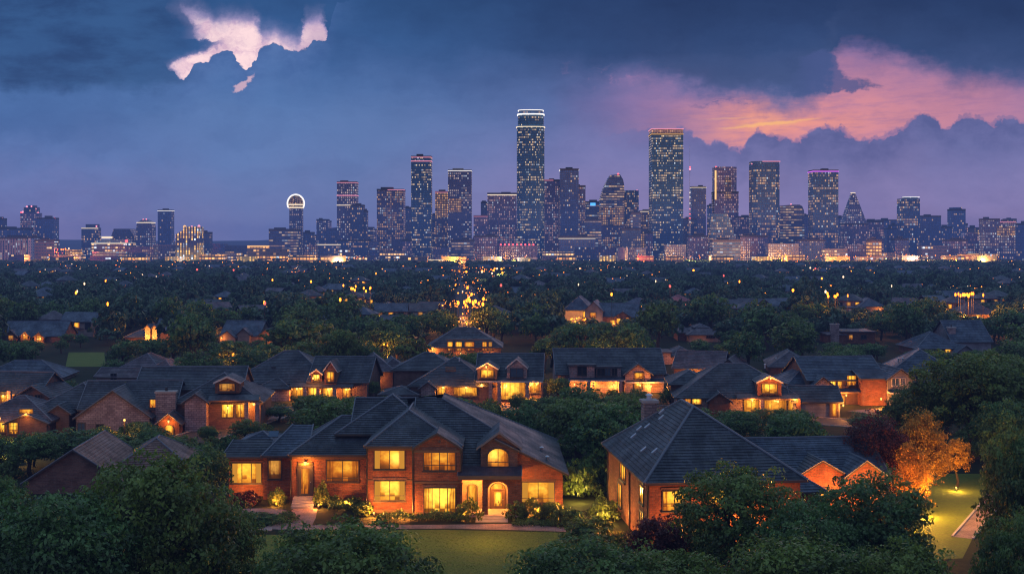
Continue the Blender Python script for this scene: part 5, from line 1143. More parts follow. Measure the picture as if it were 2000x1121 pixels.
T('', 'dull slab close behind the right side of the purple-topped tower', 1660, [(1637, 1650, 425, 'slate')])
pyt = T('the pyramid tower', 'tapering pyramid-shaped tower with a tiny flat tip', 1560, [(1649, 1695, 438, 'pink')], [])
m = MB(); x0_, x1_, y0_ = X(1649.5, 1560), X(1694.5, 1560), 1560; xm2, w2_ = X(1671.5, 1560), 2.2
m.prism([(x0_, y0_), (x1_, y0_), (x1_, y0_ + 26), (x0_, y0_ + 26)], Z(438.5, 1560), Z(376, 1560), 0, ring2=[(xm2 - w2_, y0_ + 11), (xm2 + w2_, y0_ + 11), (xm2 + w2_, y0_ + 15), (xm2 - w2_, y0_ + 15)]); m.build('spire', FA['grid'], pyt)
m = MB(); m.box(xm2 - 2.5, xm2 + 2.5, y0_ + 10.5, y0_ + 15.5, Z(377, 1560), Z(375.6, 1560)); m.build('light_band', E['warmw'], pyt)
T('', 'hazy flat tower right of the pyramid tower', 1600, [(1691, 1726, 433, 'pink')])
T('', 'hazy stepped block left of the white-edged tower', 1640, [(1733, 1763, 447, 'slate'), (1743, 1758, 440, 'slate', 'b', None, 3)])
T('the white-edged tower', 'dark tower with chamfered top corners and a pale edge, right part of the skyline', 1560, [(1760, 1799, 388, 'navy', 'c'), (1769, 1796, 384, 'dark', 'c', 389, 3)], [('edge', 1771.5, 388, 500, 5., 'none')] if False else [('band', 1769, 1797, 385, .9, 'white', 'c')])
T('', 'hazy flat-topped block directly right of the white-edged tower', 1590, [(1799, 1838, 423, 'slate')])
T('', 'low hazy block between the flat block and the small lone tower on the right', 1640, [(1838, 1861, 444, 'slate')])
T('the small lone tower', 'slender hazy tower with a little roof hat, standing alone on the right', 1680, [(1858.5, 1886, 410, 'slate'), (1864, 1881, 405, 'slate', 'b', 411, 4)], [])
T('', 'hazy round-roofed block with a pink glowing base right of the small lone tower', 1480, [(1884, 1917, [(1884, 462), (1889, 455), (1898, 454), (1907, 456), (1917, 466)], 'pink')], [('band', 1886, 1914, 497, 2., 'amber')], cat='office block', name='office_block')
T('the cage-fronted block', 'block with a gridded front and a patch of golden windows, far right', 1420, [(1922, 1953, 429, 'grid'), (1950, 1984, 434, 'grid', 'b', None, .4)], [('sign', 1947, 1982, 442, 460, 'gold'), ('band', 1954, 1983, 434, 1.2, 'pink')], cat='office block', name='office_block')
T('', 'dim slab cut by the right edge of the picture', 1460, [(1985, 2030, 438, 'slate')])
# mid-rise blocks in front
for p0, p1, pt, Y, sty, lab in [
    (67, 106, 470, 1400, 'low', 'low lit block under the far-left towers'), (106, 158, 498, 1370, 'low', 'long low shed with lit windows left of the glowing drum hall'), (128, 152, 488, 1480, 'lowhot', 'small amber-lit block left of the chamfered tower'),
    (180, 243, 492, 1350, 'rows', 'long low block with two bright window rows below the glowing drum hall'), (243, 300, 482, 1390, 'dense', 'speckled mid-rise below the round-shouldered tower'), (298, 345, 478, 1450, 'grid', 'pale-windowed mid-rise below the lone flat tower'),
    (409, 440, 476, 1600, 'slate', 'dim far block right of the yellow-based block'), (440, 484, 480, 1560, 'low', 'low lit block left of the blazing orange building'), (520, 560, 486, 1390, 'lowhot', 'yellow-lit low block under the ball-topped tower'),
    (660, 690, 487, 1400, 'low', 'low lit block under the banded twin tower'), (722, 738, 472, 1450, 'rows', 'narrow lit block left of the broad speckled tower'), (742, 790, 492, 1390, 'low', 'low lit block under the broad speckled tower'),
    (786, 803, 470, 1500, 'pink', 'pale narrow block left of the slim pink-banded tower'), (845, 880, 484, 1400, 'dense', 'mid-rise under the gold-windowed tower'), (880, 925, 470, 1430, 'rows', 'gold-rowed block under the grid tower'),
    (925, 972, 462, 1450, 'pink', 'rosy block under the stacked-step tower'), (975, 1050, 480, 1400, 'pink', 'wide block edged with red roof lights below the tallest tower'), (1060, 1130, 492, 1370, 'low', 'low block with bright shopfronts right of the tallest tower'),
    (1093, 1162, 463, 1430, 'slate', 'flat slab with a pale roof line below the white-capped tower'), (1122, 1204, 483.5, 1330, 'dark', 'long dark flat block nearest in front of the skyline centre'), (1143, 1175, 430, 1500, 'rows', 'gold-rowed mid-rise below the blue roof sign'),
    (1228, 1262, 484, 1380, 'dense', 'speckled block right of the grey silo-like tower'), (1262, 1275, 455, 1480, 'pink', 'rosy sliver block beside the lit-crown tower'), (1300, 1340, 478, 1400, 'dense', 'speckled block under the lit-crown tower'),
    (1345, 1392, 462, 1460, 'pink', 'rosy mid-rise under the radio mast'), (1392, 1446, 470, 1390, 'rows', 'gold-rowed block under the curved-back block'), (1446, 1500, 462, 1450, 'pink', 'rosy mid-rise under the pink-topped tower'),
    (1500, 1560, 476, 1400, 'dense', 'speckled block under the rounded-shoulder tower'), (1556, 1612, 470, 1440, 'slate', 'flat hazy block left of the purple-topped tower foot'), (1612, 1655, 486, 1380, 'low', 'low lit block under the purple-topped tower'),
    (1655, 1704, 478, 1420, 'pink', 'rosy block at the foot of the pyramid tower'), (1700, 1722, 470, 1400, 'lowhot', 'small orange-lit tower-like block right of the pyramid tower'), (1730, 1748, 494, 1340, 'low', 'tiny white-lit block below the hazy stepped block'),
    (1748, 1775, 468, 1450, 'slate', 'hazy slab under the white-edged tower'), (1800, 1852, 480, 1420, 'low', 'low lit block below the flat-topped hazy block'), (1850, 1890, 470, 1440, 'pink', 'rosy mid-rise below the small lone tower'),
    (1880, 1925, 497, 1350, 'lowhot', 'long orange-lit low building at the right'), (1925, 1952, 496, 1340, 'low', 'low lit block under the cage-fronted block')]:
    ex = []
    if 'red roof lights' in lab: ex = [('beacon', 978 + 8 * k, 478, 'red', 1.1) for k in range(9)]
    if 'pale roof line' in lab: ex = [('band', p0, p1, pt + 3, 1., 'warmw')]
    tower('', lab, Y, [(p0, p1, pt, sty)], ex, cat='office block', name='office_block', dep=.5)
sg_ = random.Random(41)
for i in range(26):
    p0 = 20 + 76 * i + sg_.uniform(-14, 14); wd = sg_.uniform(22, 58); pt = sg_.uniform(497, 503)
    tower('', f"low {sg_.choice(['amber-lit', 'yellow-lit', 'orange-lit'])} shop row edging the woods below ", sg_.uniform(1275, 1320), [(p0, p0 + wd, pt, sg_.choice(['lowhot', 'lowhot', 'low', 'goldbase']))], cat='shop row', name='shop_row', dep=.3, group='lit shop rows along the edge of downtown')
midr = []
for i in range(34):
    p0 = sg_.choice([sg_.uniform(930, 1480), sg_.uniform(500, 930), sg_.uniform(1480, 1980)]); wd = sg_.uniform(16, 40); pt = sg_.uniform(428, 478)
    midr.append(tower('', f"{dict(dense='speckled', gold='gold-lit', pink='rosy', rows='banded', grid='gridded', slate='dim')[(st_ := sg_.choice(['dense', 'gold', 'pink', 'rows', 'grid', 'slate']))]} mid-rise tucked in behind ", sg_.uniform(1640, 1780), [(p0, p0 + wd, pt, st_)], cat='office block', name='office_block', dep=.6, group='mid-rise blocks deep in downtown'))
silo = tower('', 'grey ribbed silo-like tower at the right end of the long dark flat block', 1320, [(1205, 1228, 484, 'stripe', 'o')], cat='tower', name='round_tower')
# stadium with the pale roof, and the yellow-lit hall
stt = thing('stadium', 'low pale-roofed oval stadium below the ball-topped tower', 'stadium', (X(588, 1330), 1330, 0))
m = MB(); xs_, rr_ = X(588, 1330), 30 * 1330 / FPX
m.prism([(xs_ + rr_ * math.cos(k * .19635), 1350 + 16 * math.sin(k * .19635)) for k in range(32)], -1, 4.5, 0, top=False); m.build('stand_wall', FA['low'], stt)
m = MB(); m.prism([(xs_ + rr_ * 1.06 * math.cos(k * .19635), 1350 + 17 * math.sin(k * .19635)) for k in range(32)], 4.5, 7.5, 0, ring2=[(xs_ + rr_ * .7 * math.cos(k * .19635), 1350 + 10 * math.sin(k * .19635)) for k in range(32)]); m.build('roof', trim_light, stt)
tower('', 'long yellow-lit hall below the slim pink-banded tower', 1300, [(792, 864, 507, 'goldbase')], [('band', 792, 864, 508, 1., 'warmw')], cat='hall', name='hall', dep=.4)
# ---- ground, streets, lawns --------------------------------------------------------------------------------------------
gm, gt = new_mat('ground'); co = gt.new('ShaderNodeTexCoord').outputs['Object']
n1, n2 = gt.noise(co, .03, 6), gt.noise(co, .6, 5)
pbsdf(gt, gt.mix(n2, gt.mix(n1, (.012, .022, .010), (.03, .04, .016)), (.03, .032, .018)), .95, .1, normal=gt.bump(n2, .6, .2))
b = MB(); b.poly([(-9000, -200, 0), (9000, -200, 0), (9000, 9500, 0), (-9000, 9500, 0)]); g_ = structure(b.build('ground', gm))
lm, lt_ = new_mat('lawn'); co = lt_.new('ShaderNodeTexCoord').outputs['Object']
a1, a2 = lt_.noise(co, .35, 5), lt_.noise(lt_.vm('MULTIPLY', co, (1., 5., 1.)), 3., 5)
mow = lt_.m('SINE', lt_.mul(lt_.sep(co)[1], 5.))
cc = lt_.mix(a1, (.10, .15, .02), (.20, .25, .04)); cc = lt_.mix(lt_.ss(a2, .35, .7, 0., .6), cc, (.035, .05, .016)); cc = lt_.mix(lt_.ss(mow, -.6, .6, 0., .22), cc, (.12, .12, .05))
pbsdf(lt_, cc, .9, .15, normal=lt_.bump(a2, .7, .08))
am_, at_ = new_mat('asphalt'); co = at_.new('ShaderNodeTexCoord').outputs['Object']; f = at_.noise(co, 1.5, 6)
pbsdf(at_, at_.mix(f, (.035, .035, .04), (.07, .066, .066)), .8, .3, normal=at_.bump(f, .3, .02))
def sheet(name, pts, z, mat):
    b = MB(); b.poly([(x, y, z) for x, y in pts]); o = structure(b.build(name, mat)); return o
P2 = lambda px, py: (X(px, GY(py)), GY(py))
sheet('front_lawn', [(-30, 80), (11, 80), (11, 103.8), (8.5, 107.2), (4, 109.2), (-6, 110.2), (-17.5, 110.0), (-19, 108.4), (-30, 108.2)], .012, lm)
sheet('side_lawn', [P2(1760, 1095), P2(1880, 1090), P2(1925, 1000), P2(1925, 925), P2(1810, 925), P2(1800, 980)], .012, lm)
sheet('clearing_lawn', [P2(128, 716), P2(206, 716), P2(204, 688), P2(134, 688)], .012, lm)
def strip(name, pts, wdt, z, mat, kerb=None):
    b = MB(); P = [Vector((x, y, 0)) for x, y in pts]; Ls, Rs = [], []
    for i, p in enumerate(P):
        d = (P[min(i + 1, len(P) - 1)] - P[max(i - 1, 0)]).normalized(); n = Vector((-d.y, d.x, 0)); ww = wdt[i] if isinstance(wdt, (list, tuple)) else wdt
        Ls.append(p + n * ww / 2); Rs.append(p - n * ww / 2)
    for i in range(len(P) - 1):
        b.poly([(Rs[i].x, Rs[i].y, z), (Rs[i + 1].x, Rs[i + 1].y, z), (Ls[i + 1].x, Ls[i + 1].y, z), (Ls[i].x, Ls[i].y, z)])
    o = structure(b.build(name, mat))
    if kerb:
        k = MB()
        for side in (Ls, Rs):
            for i in range(len(P) - 1):
                A, B = side[i], side[i + 1]; d = (B - A).normalized(); n = Vector((-d.y, d.x, 0)) * .1
                k.obox(A - n + Vector((0, 0, -.05)), B - A, n * 2, (0, 0, kerb + .05))
        structure(k.build('kerb', concrete))
    return o
strip('front_path', [(-21, 111.), (-12, 111.2), (-6, 111.4), (0, 111.3), (5, 110.2), (9.5, 107)], [1.8, 1.5, 1.5, 2.4, 1.6, 1.4], .02, paving_pink)
strip('entrance_path', [(X(596, 118.6), 118.8), (-19.8, 115), (-20.3, 110.2)], [2.3, 2.9, 4.4], .028, paving_pink)
strip('garden_kerb_path', [(-32, 109.4), (-25, 109.3), (-21.5, 110.1)], .35, .06, concrete, .1)
b = MB(); b.prism([(-24.3 + 3.1 * math.cos(k * .2618), 116.4 + 1.5 * math.sin(k * .2618)) for k in range(24)], 0, .25); structure(b.build('patio', paving_pink))
strip('garden_path', [P2(1945, 965), P2(1930, 990), P2(1905, 1020), P2(1880, 1050)], 1.7, .02, paving_pink, .12)
for i, (pts, wd) in enumerate([([P2(565, 803), P2(620, 800), P2(690, 788), P2(720, 782)], 5.), ([P2(975, 782), P2(1000, 790), P2(1035, 800)], 4.2), ([P2(1680, 806), P2(1730, 800), P2(1760, 812)], 5.), ([P2(480, 838), P2(430, 832), P2(540, 812)], 4.)]):
    strip('driveway', pts, wd, .02 + i * .004, paving_pink)
sheet('verge_lawn', [P2(560, 812), P2(650, 812), P2(640, 798), P2(580, 796)], .012, lm)
strip('street', [P2(350, 865), P2(560, 800), P2(760, 795), P2(980, 800), P2(1160, 790), P2(1320, 800), P2(1700, 830)], 7, .008, am_, .12)
strip('avenue', [P2(925, 650), P2(915, 590), P2(900, 545), P2(880, 518), (X(872, 1500), 1500)], [9, 10, 12, 14, 14], .012, am_)
hm_ = plain('far_hills', (.05, .06, .06), .95, .1, nscale=.01)
b = MB(); N = 60
for i in range(N):
    x0, x1 = -6500 + 13000 * i / N, -6500 + 13000 * (i + 1) / N; h = lambda x: 30 + 10 * math.sin(x * .0011 + 1) + 6 * math.sin(x * .0043) + 3 * math.sin(x * .013)
    b.poly([(x0, 6800, 0), (x1, 6800, 0), (x1, 7300, h(x1)), (x0, 7300, h(x0))]); b.poly([(x0, 7300, h(x0)), (x1, 7300, h(x1)), (x1, 8200, 0), (x0, 8200, 0)])
structure(b.build('hills', hm_))
# clipped turf on the lawn in front
g = np.random.default_rng(3); n = 26000
P = np.stack([g.uniform(-19, 10, n), g.uniform(93, 109.5, n), g.uniform(.01, .05, n)], 1)
V, t_ = leaves(P, np.tile([0, -.4, .5], (n, 1)), .06, g, flat=.25, tint=g.uniform(.1, .8, n))
go = bpy.data.objects.new('grass', quad_mesh('grass', V, t_, [leaf_olive])); COL.objects.link(go); tag(go, 'short mown grass of the front lawn', 'grass', kind='stuff')

# ---- planting around the two front houses ---------------------------------------------------------------------------------
for i, (px, Y, r, h, k, lab) in enumerate([
    (540, 120.3, .9, 1.7, 1, 'yellow-lit bush under the narrow window of the arched-porch house'), (628, 119.8, .8, 2.4, 1, 'tall lit bush right of the left entrance steps'), (648, 119.4, 1.1, 1.2, 2, 'low bush under the wide single-storey window'),
    (690, 119.6, 1.3, 1.0, 0, 'dark rounded bush left of the two-storey wing'), (712, 116, .9, 1.4, 2, 'ember-lit bush at the corner of the two-storey wing'), (915, 113.8, 1.2, 2., 1, 'leafy bush left of the porch steps'),
    (1010, 114.6, 1.1, 1.6, 1, 'lit leafy bush right of the porch steps'), (1035, 115.4, 1.3, 1.7, 1, 'amber-lit bush under the right-hand window'), (1062, 115.6, 1.1, 1.4, 2, 'low bush below the right end of the front wall'), (1085, 115.2, 1.2, 1.5, 0, 'dark bush at the right corner of the arched-porch house'),
    (1110, 112., 1.5, 1.7, 0, 'dark bush on the lawn edge right of the arched-porch house'), (480, 120.5, 1.4, 1.3, 3, 'reddish low bush below the garden room window'), (505, 113.5, 2., .9, 0, 'flat dark bush in front of the round patio'), (560, 113.8, 1.1, .9, 0, 'small dark bush beside the entrance path'),
    (1165, 126, 2.1, 4.2, 1, 'yellow-green bush glowing between the two front houses'), (1130, 124, 2.0, 3.6, 1, 'bright yellow-green bush right of the arched-porch house'), (1180, 114, 1.4, 2.2, 1, 'lit bush against the left side of the hip-roofed house'), (1150, 106, 2.6, 2.0, 2, 'ember-tinted bush in front of the gap between the houses'),
    (1260, 97, 1.8, 2.6, 3, 'maroon bush at the near corner of the hip-roofed house'), (1335, 98.5, 1.9, 2.5, 3, 'red-leaved bush under the lit window of the hip-roofed house'), (1215, 96, 2.2, 2.4, 0, 'dark bush left of the maroon corner bush'), (1390, 96, 2.3, 3.2, 3, 'dark red bush in front of the hip-roofed house')]):
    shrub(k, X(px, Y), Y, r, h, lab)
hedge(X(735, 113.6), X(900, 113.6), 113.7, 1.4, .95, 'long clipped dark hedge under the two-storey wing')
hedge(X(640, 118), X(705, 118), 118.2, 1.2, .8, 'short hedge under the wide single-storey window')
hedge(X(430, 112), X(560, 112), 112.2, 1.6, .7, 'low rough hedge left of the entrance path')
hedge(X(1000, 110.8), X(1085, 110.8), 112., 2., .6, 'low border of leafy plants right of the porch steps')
def uplight(px, Y, watts, label, col=(1., .31, .05)):
    t = thing('garden_light', label, 'garden light', (X(px, Y), Y, 0), 0, 'garden lights along the lit front wall'); x = X(px, Y)
    m = MB(); m.tube((x, Y, 0), (x, Y, .22), .04, n=6); m.tube((x, Y, .2), (x, Y + .08, .36), .09, .12, 8); m.build('housing', metal_dark, t)
    m = MB(); m.ball((x, Y + .1, .4), .08, 8); m.build('bulb', lamp_amber, t)
    light(t, (x, Y - .1, .55), watts * 1.7, col, .15)
for px, Y, wt, lab in [(480, 122.8, 38, 'garden light under the garden room window'), (540, 119.8, 34, 'garden light beside the yellow-lit bush'), (622, 118.6, 26, 'garden light right of the left entrance steps'), (676, 119.2, 50, 'garden light under the wide single-storey window'), (730, 115.2, 58, 'garden light at the left foot of the two-storey wing'), (790, 115., 58, 'garden light at the right foot of the two-storey wing'),
                       (1022, 115.9, 60, 'garden light just right of the porch'), (1052, 116., 70, 'garden light under the right-hand window'), (1090, 116., 50, 'garden light at the right corner of the house'), (905, 114.2, 22, 'garden light left of the porch')]:
    uplight(px, Y, wt, lab)
light(None, (X(1130, 121), 121, 1.2), 80, (1., .62, .12), .3, 'bush_glow'); light(None, (X(1180, 112), 112, .9), 60, (1., .5, .1), .3, 'bush_glow')

# ---- large trees placed one by one ------------------------------------------------------------------------------------------
def T2(kind, px, Y, ptop, rpx, label, name='broadleaf_tree', cat='tree'): return tree(kind, X(px, Y), Y, Z(ptop, Y), rpx * Y / FPX, label, name=name, cat=cat)
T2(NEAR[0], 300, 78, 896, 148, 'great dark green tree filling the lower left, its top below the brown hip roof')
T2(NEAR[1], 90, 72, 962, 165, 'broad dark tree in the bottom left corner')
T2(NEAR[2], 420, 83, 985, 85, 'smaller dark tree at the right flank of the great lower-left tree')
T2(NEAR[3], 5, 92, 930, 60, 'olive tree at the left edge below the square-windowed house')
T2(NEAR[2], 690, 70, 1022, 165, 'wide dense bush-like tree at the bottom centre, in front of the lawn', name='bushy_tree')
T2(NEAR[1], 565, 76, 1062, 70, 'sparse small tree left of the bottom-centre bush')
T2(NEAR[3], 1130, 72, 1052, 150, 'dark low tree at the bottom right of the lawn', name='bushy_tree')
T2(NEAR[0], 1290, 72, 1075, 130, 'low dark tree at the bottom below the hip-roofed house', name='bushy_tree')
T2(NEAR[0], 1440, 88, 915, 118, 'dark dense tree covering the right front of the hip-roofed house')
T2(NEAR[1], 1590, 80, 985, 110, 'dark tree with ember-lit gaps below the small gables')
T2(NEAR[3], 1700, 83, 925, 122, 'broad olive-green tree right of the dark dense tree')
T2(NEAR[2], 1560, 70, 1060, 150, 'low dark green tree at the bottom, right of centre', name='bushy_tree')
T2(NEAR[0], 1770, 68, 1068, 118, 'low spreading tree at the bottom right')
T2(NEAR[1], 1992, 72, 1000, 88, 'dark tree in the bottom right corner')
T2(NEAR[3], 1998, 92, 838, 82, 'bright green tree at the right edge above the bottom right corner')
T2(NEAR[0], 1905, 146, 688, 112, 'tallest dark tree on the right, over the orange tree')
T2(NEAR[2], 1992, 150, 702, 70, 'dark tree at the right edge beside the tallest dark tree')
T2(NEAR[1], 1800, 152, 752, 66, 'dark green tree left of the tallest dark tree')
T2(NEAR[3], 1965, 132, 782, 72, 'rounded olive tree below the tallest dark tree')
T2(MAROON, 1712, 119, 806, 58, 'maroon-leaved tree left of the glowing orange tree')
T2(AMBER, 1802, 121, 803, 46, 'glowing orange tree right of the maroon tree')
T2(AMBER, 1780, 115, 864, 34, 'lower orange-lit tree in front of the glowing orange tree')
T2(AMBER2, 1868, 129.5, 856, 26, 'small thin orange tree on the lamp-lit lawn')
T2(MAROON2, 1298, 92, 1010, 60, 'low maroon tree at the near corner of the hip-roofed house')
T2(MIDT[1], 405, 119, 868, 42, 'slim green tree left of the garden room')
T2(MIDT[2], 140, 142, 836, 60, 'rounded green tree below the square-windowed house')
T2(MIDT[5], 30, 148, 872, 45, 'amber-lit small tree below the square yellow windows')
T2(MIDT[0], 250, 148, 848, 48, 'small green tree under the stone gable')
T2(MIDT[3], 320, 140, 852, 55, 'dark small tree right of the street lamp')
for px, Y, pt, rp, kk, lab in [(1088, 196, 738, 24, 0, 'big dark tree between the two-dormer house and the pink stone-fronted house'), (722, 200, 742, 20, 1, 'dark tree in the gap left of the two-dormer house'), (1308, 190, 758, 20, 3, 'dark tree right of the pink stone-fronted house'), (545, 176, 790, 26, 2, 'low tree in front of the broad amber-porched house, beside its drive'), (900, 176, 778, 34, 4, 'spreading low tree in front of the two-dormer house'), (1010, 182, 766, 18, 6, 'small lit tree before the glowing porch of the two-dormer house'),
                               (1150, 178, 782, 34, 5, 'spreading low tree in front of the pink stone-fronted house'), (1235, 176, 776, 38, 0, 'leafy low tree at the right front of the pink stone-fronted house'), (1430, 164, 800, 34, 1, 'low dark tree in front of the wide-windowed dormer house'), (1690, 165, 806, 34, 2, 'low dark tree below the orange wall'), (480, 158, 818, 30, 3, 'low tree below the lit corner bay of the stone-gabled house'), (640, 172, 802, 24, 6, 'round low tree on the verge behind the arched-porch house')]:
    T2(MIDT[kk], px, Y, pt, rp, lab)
light(None, (X(20, 146), 143, 2.), 300, (1., .5, .12), .3, 'tree_glow')
lamp_post(X(243, 152), 152, Z(822, 152), 'slim amber-lit post standing in front of the stone-gabled house', 60, .14)
for px, Y, wt, lab in [(1800, 115., 640, 'garden light under the glowing orange tree'), (1868, 127., 160, 'garden light at the foot of the thin orange tree'), (1850, 115, 170, 'added fill light at the front of the lit lawn'), (1768, 109.5, 260, 'garden light below the lower orange-lit tree'), (1895, 119, 150, 'added fill light at the far side of the lit lawn')]:
    if 'orange' in lab: uplight(px, Y, wt * .2, lab, (1., .46, .07))
    light(None, (X(px, Y), Y - .6, 3.4), wt * .42, (1., .44, .055), 1.2, 'lawn_fill')  # added light with no fixture, brightens the lawn and orange trees
light(None, (-12, 106, 3.2), 60, (1., .5, .08), .6, 'lawn_fill'); light(None, (-2, 105, 3.2), 60, (1., .5, .08), .6, 'lawn_fill')  # two added lights with no fixtures, to brighten the front lawn
# ---- trees of the neighbourhood: one by one, keeping clear of houses and of the view to them ------------------------------------
LOCKS = list(HOUSES) + [HOUSES_CLEAR]
ORD = ['first', 'second', 'third', 'fourth', 'fifth', 'sixth', 'seventh', 'eighth', 'ninth', 'tenth', 'eleventh', 'twelfth', 'thirteenth', 'fourteenth', 'fifteenth', 'sixteenth', 'seventeenth', 'eighteenth', 'nineteenth', 'twentieth']
def relate(px, y):
    best = None
    for (a, b_, t, q_, Y, short) in HOUSES:
        m_ = (a + b_) / 2; dx = 0 if a <= px <= b_ else min(abs(px - a), abs(px - b_)); s = dx + abs(y - Y) * .9
        if best is None or s < best[0]: best = (s, a, b_, Y, short)
    _, a, b_, Y, short = best
    if px < a - 4: r = 'left of'
    elif px > b_ + 4: r = 'right of'
    else: r = 'in front of' if y < Y else 'behind'
    return r + ' ' + short
def spell(items, noun, axis='from the left'):
    """items (object, phrase): give repeats of one phrase their place in the row"""
    by = {}
    for o, ph, px in items: by.setdefault(ph, []).append((px, o))
    for ph, lst in by.items():
        lst.sort(key=lambda k: k[0])
        for i, (px, o) in enumerate(lst):
            o['label'] = ph if len(lst) == 1 else f"{ORD[i] if i < 20 else str(i + 1) + 'th'} {ph} (from left)"
placed = [(o.location.x, o.location.y, 3.) for o in TREES]
sg = random.Random(5); new = []
tries = 0; COUNT = 0
while COUNT < 252 and tries < 60000:
    tries += 1
    Y = 128 + (352 - 128) * sg.random() ** .72; px = sg.uniform(-30, 2030); x = X(px, Y)
    if any(a < x < b_ and c < Y < d for a, b_, c, d in FOOT): continue
    h = sg.uniform(6.5, 11.5) if Y > 215 else sg.uniform(5., 9.5); rad = h * sg.uniform(.38, .56)
    for it in range(9):
        rp = rad * FPX / Y; ok = True
        for (a, b_, t, q_, HY_, _) in LOCKS:
            if HY_ > Y and px + rp * .8 > a and px - rp * .8 < b_:
                tol = max(4, (q_ - t) * (.20 if HY_ > 150 else .1))
                if PY(h, Y) < q_ - tol: ok = False; break
            elif HY_ <= Y and False: pass
        if ok: break
        h *= .82; rad *= .86
    if not ok or h < 2.2: continue
    if any((x - a) ** 2 + (Y - c) ** 2 < (rad * .78 + r * .78) ** 2 for a, c, r in placed): continue
    if any(a - rad * .5 < x < b_ + rad * .5 and c - rad * .4 < Y < d + rad * .4 for a, b_, c, d in FOOT): continue
    # keep the avenue open
    if Y > 280 and abs(px - 918) < 30 * (1 - (Y - 280) / 400): continue
    placed.append((x, Y, rad)); COUNT += 1
    k = sg.choice(MIDT) if Y < 230 else sg.choice(FART)
    small = h < 4.2
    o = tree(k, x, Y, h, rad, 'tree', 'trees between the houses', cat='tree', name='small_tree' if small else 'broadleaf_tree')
    size = 'low' if small else ('tall' if h > 9.5 else 'round'); o.rotation_euler.z = sg.uniform(0, 6.28)
    new.append((o, f"{size} green tree {relate(px, Y)}", px))
spell(new, 'tree')
print('trees placed', COUNT, 'tries', tries)
# low bushes round the houses and along the gardens
sg = random.Random(15); nb = []; t_ = 0
while len(nb) < 150 and t_ < 20000:
    t_ += 1; Y = sg.uniform(132, 245); px = sg.uniform(-20, 2020); x = X(px, Y); r = sg.uniform(.9, 2.1); h = r * sg.uniform(.8, 1.25)
    if any(a - r * .4 < x < b_ + r * .4 and c + .3 < Y < d for a, b_, c, d in FOOT): continue
    if any((x - a) ** 2 + (Y - c) ** 2 < (rr * .7 + r * .6) ** 2 for a, c, rr in placed): continue
    if any(HY_ > Y and a < px < b_ and PY(h, Y) < q_ - max(5, (q_ - t) * .16) for a, b_, t, q_, HY_, _ in LOCKS): continue
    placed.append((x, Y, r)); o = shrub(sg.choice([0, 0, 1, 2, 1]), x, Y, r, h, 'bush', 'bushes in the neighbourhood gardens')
    nb.append((o, f"{'big' if r > 1.6 else 'small'} leafy bush {relate(px, Y)}", px))
spell(nb, 'bush')
FARH = []
# ---- little far houses whose roofs and walls show through the treetops ----------------------------------------------------------
def far_house(seed):
    g_ = random.Random(seed); t = thing('far_house', 'small house', 'house', (0, 0, 0)); w, d, h = g_.uniform(7, 10), g_.uniform(6, 7.5), g_.uniform(3.6, 5.2)
    m = MB(); m.box(-w / 2, w / 2, 0, d, 0, h, top=False, bottom=False); m.build('wall', [stucco, stone_grey, trim_light, brick_dim][seed % 4], t)
    polys = hip(-w / 2, w / 2, 0, d, h, .55, .5) if seed % 2 else gab(-w / 2, w / 2, 0, d, h, .6, .5, 'x')
    roof(t, polys, [roof_blue, roof_purple, roof_slate][seed % 3], None, caps=False)
    for k in range(3): window(t, (-w / 2 + w * (k + .5) / 3, 0, h * .66), 1.5, 1.7, glass=[Dm, lit_warm, dark_glass][(seed + k) % 3], cols=1, sill=False)
    return t
protos = [far_house(s) for s in range(6)]; fl_ = []
sg = random.Random(9)
spots = [(150, 655), (108, 652), (215, 560), (345, 527), (470, 560), (700, 562), (860, 560), (1150, 545), (1380, 548), (1570, 525), (1600, 560), (1660, 530), (1770, 545), (1850, 535), (1880, 540), (1950, 560), (40, 540), (60, 575), (230, 540), (290, 555), (395, 615), (430, 600), (530, 590), (610, 600), (650, 580), (690, 600), (640, 655), (800, 585), (840, 625), (1010, 560), (1010, 590), (1060, 575), (1290, 560), (1350, 590), (1430, 570), (1480, 560), (1530, 620), (1330, 610), (1420, 615), (1700, 570), (1780, 580), (1960, 600), (1860, 600), (980, 640), (760, 660), (700, 640), (1280, 640), (560, 545), (760, 540), (1060, 535), (1230, 535), (1700, 535), (130, 530), (450, 528), (680, 530), (990, 530), (1450, 528)]
sg2 = random.Random(4)
spots += [(sg2.uniform(0, 2000), 527 + 110 * sg2.random() ** 1.3) for _ in range(60)]
spots = [p for p in spots if not (880 < p[0] < 960 and p[1] > 540)]
for i, (px, py_) in enumerate(spots):
    Y = GY(py_ + 2, 0) * sg.uniform(.98, 1.02); o = protos[i % 6] if i < 6 else copy_tree(protos[i % 6])
    o.location = (X(px, Y), Y, 0); o.rotation_euler = (0, 0, sg.uniform(-.6, .6)); o['group'] = 'little houses deep in the woods'; FARH.append((px, PY(6.5, Y), py_, Y))
    fl_.append((o, None, px, py_, Y))
def under(px):
    L = sorted((abs(a - px), n_) for a, n_ in LAND if n_); return L[0][1]
items = []
for o, _, px, py_, Y in fl_:
    tone = {0: 'cream', 1: 'grey', 2: 'pale', 3: 'brick'}[[k for k in range(6) if protos[k].children[0].data == o.children[0].data][0] % 4] if o.children else 'small'
    depth = 'fronting' if Y < 450 else ('amid' if Y < 750 else 'far in')
    items.append((o, f"{tone} little house {depth} the woods below {under(px)}", px))
spell(items, 'house')
